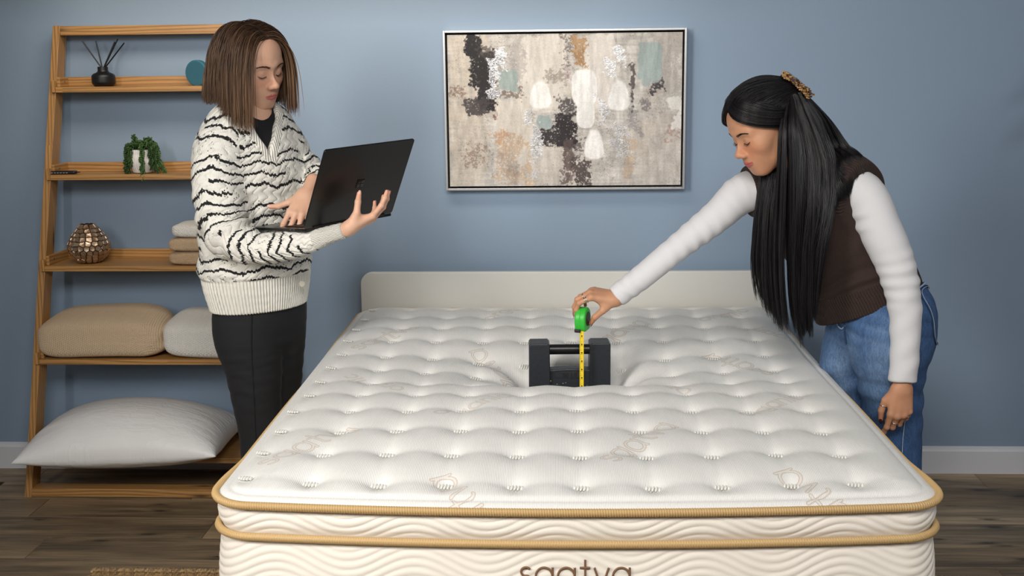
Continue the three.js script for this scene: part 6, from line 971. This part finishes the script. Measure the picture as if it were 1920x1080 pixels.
  sheet([
    [V(0.7092, 1.4555, 1.1300), V(0.6915, 1.3861, 1.1600), V(0.6923, 1.3071, 1.1700), V(0.6931, 1.1901, 1.1700), V(0.6944, 1.0567, 1.1700), V(0.7065, 0.9191, 1.1600), V(0.7305, 0.7864, 1.1500)],
    [V(0.7190, 1.4782, 1.1200), V(0.7158, 1.4077, 1.1650), V(0.7192, 1.3077, 1.1800), V(0.7222, 1.1630, 1.1900), V(0.7242, 1.0150, 1.1900), V(0.7396, 0.8775, 1.1800), V(0.7598, 0.7758, 1.1700)],
    [V(0.7276, 1.4810, 1.1200), V(0.7580, 1.3211, 1.1700), V(0.7600, 1.1786, 1.2000), V(0.7566, 1.0315, 1.2000), V(0.7635, 0.8948, 1.1900), V(0.7747, 0.8012, 1.1800)],
    [V(0.7428, 1.4892, 1.1000), V(0.8120, 1.3186, 1.1400), V(0.8092, 1.2053, 1.1800), V(0.7868, 1.0758, 1.2000), V(0.7773, 0.9419, 1.2000), V(0.7833, 0.8341, 1.1900)],
    [V(0.7545, 1.4885, 1.0700), V(0.8469, 1.3414, 1.0900), V(0.8585, 1.2505, 1.1200), V(0.8236, 1.1157, 1.1700), V(0.8003, 0.9832, 1.1800), V(0.7917, 0.8754, 1.1700)],
  ], 3100, 0.016, 0.22, 5);
  sheet([
    [V(0.6636, 1.2966, 1.0300), V(0.6547, 1.1768, 1.0500), V(0.6520, 1.0552, 1.0600), V(0.6593, 0.9621, 1.0600), V(0.6739, 0.8759, 1.0600)],
    [V(0.6889, 1.2837, 1.0600), V(0.6742, 1.1649, 1.0800), V(0.6753, 1.0274, 1.0800), V(0.6845, 0.9190, 1.0800), V(0.6996, 0.8250, 1.0800)],
    [V(0.7085, 1.2868, 1.1000), V(0.6939, 1.1695, 1.1200), V(0.6952, 1.0337, 1.1200), V(0.7050, 0.9112, 1.1200), V(0.7235, 0.8027, 1.1200)],
  ], 1100, 0.02, 0.34, 9);
  sheet([
    [V(0.7562, 1.4942, 1.0600), V(0.8295, 1.4236, 1.0400), V(0.8772, 1.3644, 1.0300), V(0.9067, 1.3168, 1.0400), V(0.9183, 1.2822, 1.0600)],
    [V(0.7584, 1.4887, 1.0800), V(0.8119, 1.4109, 1.0900), V(0.8447, 1.3222, 1.0900), V(0.8631, 1.2644, 1.1100), V(0.8697, 1.2070, 1.1300)],
    [V(0.7489, 1.4804, 1.1000), V(0.7918, 1.3905, 1.1200), V(0.8168, 1.2885, 1.1300), V(0.8298, 1.2167, 1.1500), V(0.8224, 1.1453, 1.1700)],
  ], 1500, 0.012, 0.2, 13);
  const capF = (x, y, z) => { const c = y - (z > 0.0 ? 0.092 - 0.5 * Math.max(0, 0.07 - z) : z > -0.02 ? 0.057 + (z + 0.02) * 0.0 : -0.07); return smax(smax(hd.f(x, y, z) - 0.0018, -c, 0.01), -hd.f(x, y, z) - 0.01, 0.004); };
  const capG = paint(netMesh(capF, new THREE.Box3(V(-0.1, -0.1, -0.13), V(0.1, 0.13, 0.12)), 0.004), () => [16, 15, 16]).applyMatrix4(MH);
  part('hair', joinBody([strandMesh(curves, 3), capG]), mat({ vertexColors: true, roughness: 0.36, specularIntensity: 0.8 }), person, 'very long straight black hair');
  { // tortoiseshell claw clip: two curved rows of overlapping plates
    const shell = tex(256, 256, (u, v) => { const a = fbm2(u * 7, v * 7, 3, 3), d = sstep(0.45, 0.58, a), e = sstep(0.3, 0.36, fbm2(u * 12, v * 12, 7, 2)); return [mix(72, 190, d) * mix(0.25, 1, e), mix(46, 148, d) * mix(0.25, 1, e), mix(30, 92, d) * mix(0.25, 1, e)]; });
    const m = mat({ map: rep(shell, 14), roughness: 0.14, clearcoat: 1, clearcoatRoughness: 0.1 }), ax = V(0.7702, 1.4713, 1.0900).sub(V(0.7031, 1.5314, 1.0700)), L = ax.length(), dir = ax.clone().normalize(), out = hp(0, 0.02, -0.012).sub(clipP).multiplyScalar(-1).normalize(), C = V(0.7321, 1.5024, 1.1000), Q = rng(3), g = [];
    const side = dir.clone().cross(out).normalize();
    for (let k = 0; k < 39; k++) { const t = (k % 13) / 12 - 0.5, row = k < 13 ? -1 : k < 26 ? 1 : 0, p = C.clone().addScaledVector(dir, t * L * 0.95).addScaledVector(side, row * 0.012).addScaledVector(out, (row ? 0.009 : 0.017) - 0.02 * t * t + 0.003 * Q()); const b = new RoundedBoxGeometry(0.013, 0.0055, 0.024 + 0.01 * Q(), 2, 0.0024); boxUV(b, 'x', Q(), Q()); g.push(b.applyMatrix4(new THREE.Matrix4().compose(p, new THREE.Quaternion().setFromRotationMatrix(new THREE.Matrix4().makeBasis(dir, side, out)).multiply(new THREE.Quaternion().setFromEuler(new THREE.Euler(row * 0.7 + (Q() - 0.5) * 0.6, (Q() - 0.5) * 0.5, (Q() - 0.5) * 0.8))), V(1, 1, 1)))); }
    const clip = part('hair_clip', boxUV(tube([-0.5, -0.25, 0, 0.25, 0.5].map((t) => C.clone().addScaledVector(dir, t * L).addScaledVector(out, 0.01 - 0.02 * t * t)), 0.007, 24, 8), 'x'), m, person, 'tortoiseshell claw hair clip'); for (const q of g) part('claw_plate', q, m, clip);
  }
  return { handR, handL, PXtape: V(0.1492, 0.8312, 1.0200), bladeFoot: (() => { const p = V(0.1542, 0.6144, 1.0200), [x, z] = bedLocal(p); p.y = bedHeight(x, z) + 0.003; return p; })() };
})();
{ // green tape measure, its yellow blade drawn down to the mattress
  const C = RW.PXtape, t = thing('tape_measure', 'green tape measure held above the black weight with its yellow blade pulled down', 'tape measure', C.toArray(), -0.3);
  const green = mat({ color: 0x35b83a, roughness: 0.4 }), dk = mat({ color: 0x17181a, roughness: 0.45 }), sh = new THREE.Shape(); // profile in (z, y), nose at the lower front
  sh.moveTo(-0.016, -0.034); sh.lineTo(0.016, -0.034); sh.bezierCurveTo(0.026, -0.033, 0.033, -0.018, 0.034, 0.002); sh.absarc(0.0, 0.002, 0.034, 0, Math.PI); sh.bezierCurveTo(-0.033, -0.018, -0.026, -0.033, -0.016, -0.034);
  const half = (s) => { const g = new THREE.ExtrudeGeometry(sh, { depth: 0.0085, bevelEnabled: true, bevelSize: 0.005, bevelThickness: 0.005, bevelOffset: -0.005, bevelSegments: 4, curveSegments: 28 }); g.rotateY(-Math.PI / 2); return g.translate(s > 0 ? 0.0136 : -0.0003, 0, 0); };
  part('shell_half', half(-1), green, t); part('shell_half', half(1), green, t);
  part('side_disc', new THREE.CylinderGeometry(0.021, 0.021, 0.0016, 40).rotateZ(Math.PI / 2).translate(0.0188, 0.002, 0), dk, t);
  part('nose', new RoundedBoxGeometry(0.018, 0.011, 0.014, 3, 0.003).translate(-0.006, -0.031, 0.022), dk, t);
  const len = C.y - RW.bladeFoot.y - 0.03, bt = tex(64, 1024, (u, v) => { const mm = (1 - v) * len * 1000, c = [236, 205, 40]; const k = mm % 25.4, h = mm % 12.7, q = mm % 3.175; if ((u < 0.75 && (k < 0.7)) || (u < 0.5 && h < 0.6) || (u < 0.25 && q < 0.5) || (u > 0.35 && u < 0.65 && Math.abs(k - 21) < 2.2)) return [40, 36, 20]; return c; });
  part('blade', gridGeo(6, 40, (s, w) => V((s - 0.5) * 0.0125 + 0.006, -0.026 - w * len, 0.022 - 0.0016 * (1 - (2 * s - 1) ** 2)), (s, w) => [s, 1 - w]), mat({ map: bt, roughness: 0.4, side: THREE.DoubleSide }), t);
  part('end_hook', new RoundedBoxGeometry(0.014, 0.006, 0.002, 1, 0.0006).translate(0.006, -0.03 - len + 0.002, 0.0235), mat({ color: 0xb9bcc0, roughness: 0.3, metalness: 0.9 }), t);
}

// ---------------------------------------------------------------- an unseen plant added past the right edge so its leaves shade the wall
{
  const p = thing('added_rubber_plant', 'tall broad-leaved plant in a grey pot, added unseen to shade the wall', 'plant', [2.08, 0, 0.3]), R = rng(8);
  part('pot', lathe([[0, 0], [0.12, 0], [0.15, 0.26], [0.155, 0.3], [0.14, 0.3], [0.13, 0.27], [0, 0.27]], 40), mat({ color: 0x6d7074, roughness: 0.7 }), p);
  part('stem', tube([V(0, 0.25, 0), V(0.02, 0.8, 0.01), V(-0.01, 1.3, 0), V(0, 1.75, 0)], 0.012, 24, 8), mat({ color: 0x54452f, roughness: 0.8 }), p);
  const leafM = mat({ color: 0x25452a, roughness: 0.35, side: THREE.DoubleSide });
  for (let k = 0; k < 15; k++) {
    const y = 0.75 + k * 0.07, left = k === 9 || k === 11, a = left ? Math.PI - 0.25 : -0.9 + R() * 1.9, len = left ? 0.33 : 0.26, up = left ? 0.05 : 0.1 + R() * 0.1;
    part('leaf', gridGeo(8, 14, (s, t) => { const w = 0.075 * Math.pow(Math.sin(Math.PI * Math.min(1, t * 0.92 + 0.08)), 0.8) * (s * 2 - 1), d = 0.02 + t * len, yy = y + up * Math.sin(t * 2.2) - 0.12 * t * t + Math.abs(s * 2 - 1) * 0.012; return V(Math.cos(a) * d - Math.sin(a) * w * 0.4, yy + w * 0.75, -Math.sin(a) * d * 1 - Math.cos(a) * w * 0.4); }), leafM, p);
  }
}

shade(scene);
renderer.render(scene, camera);
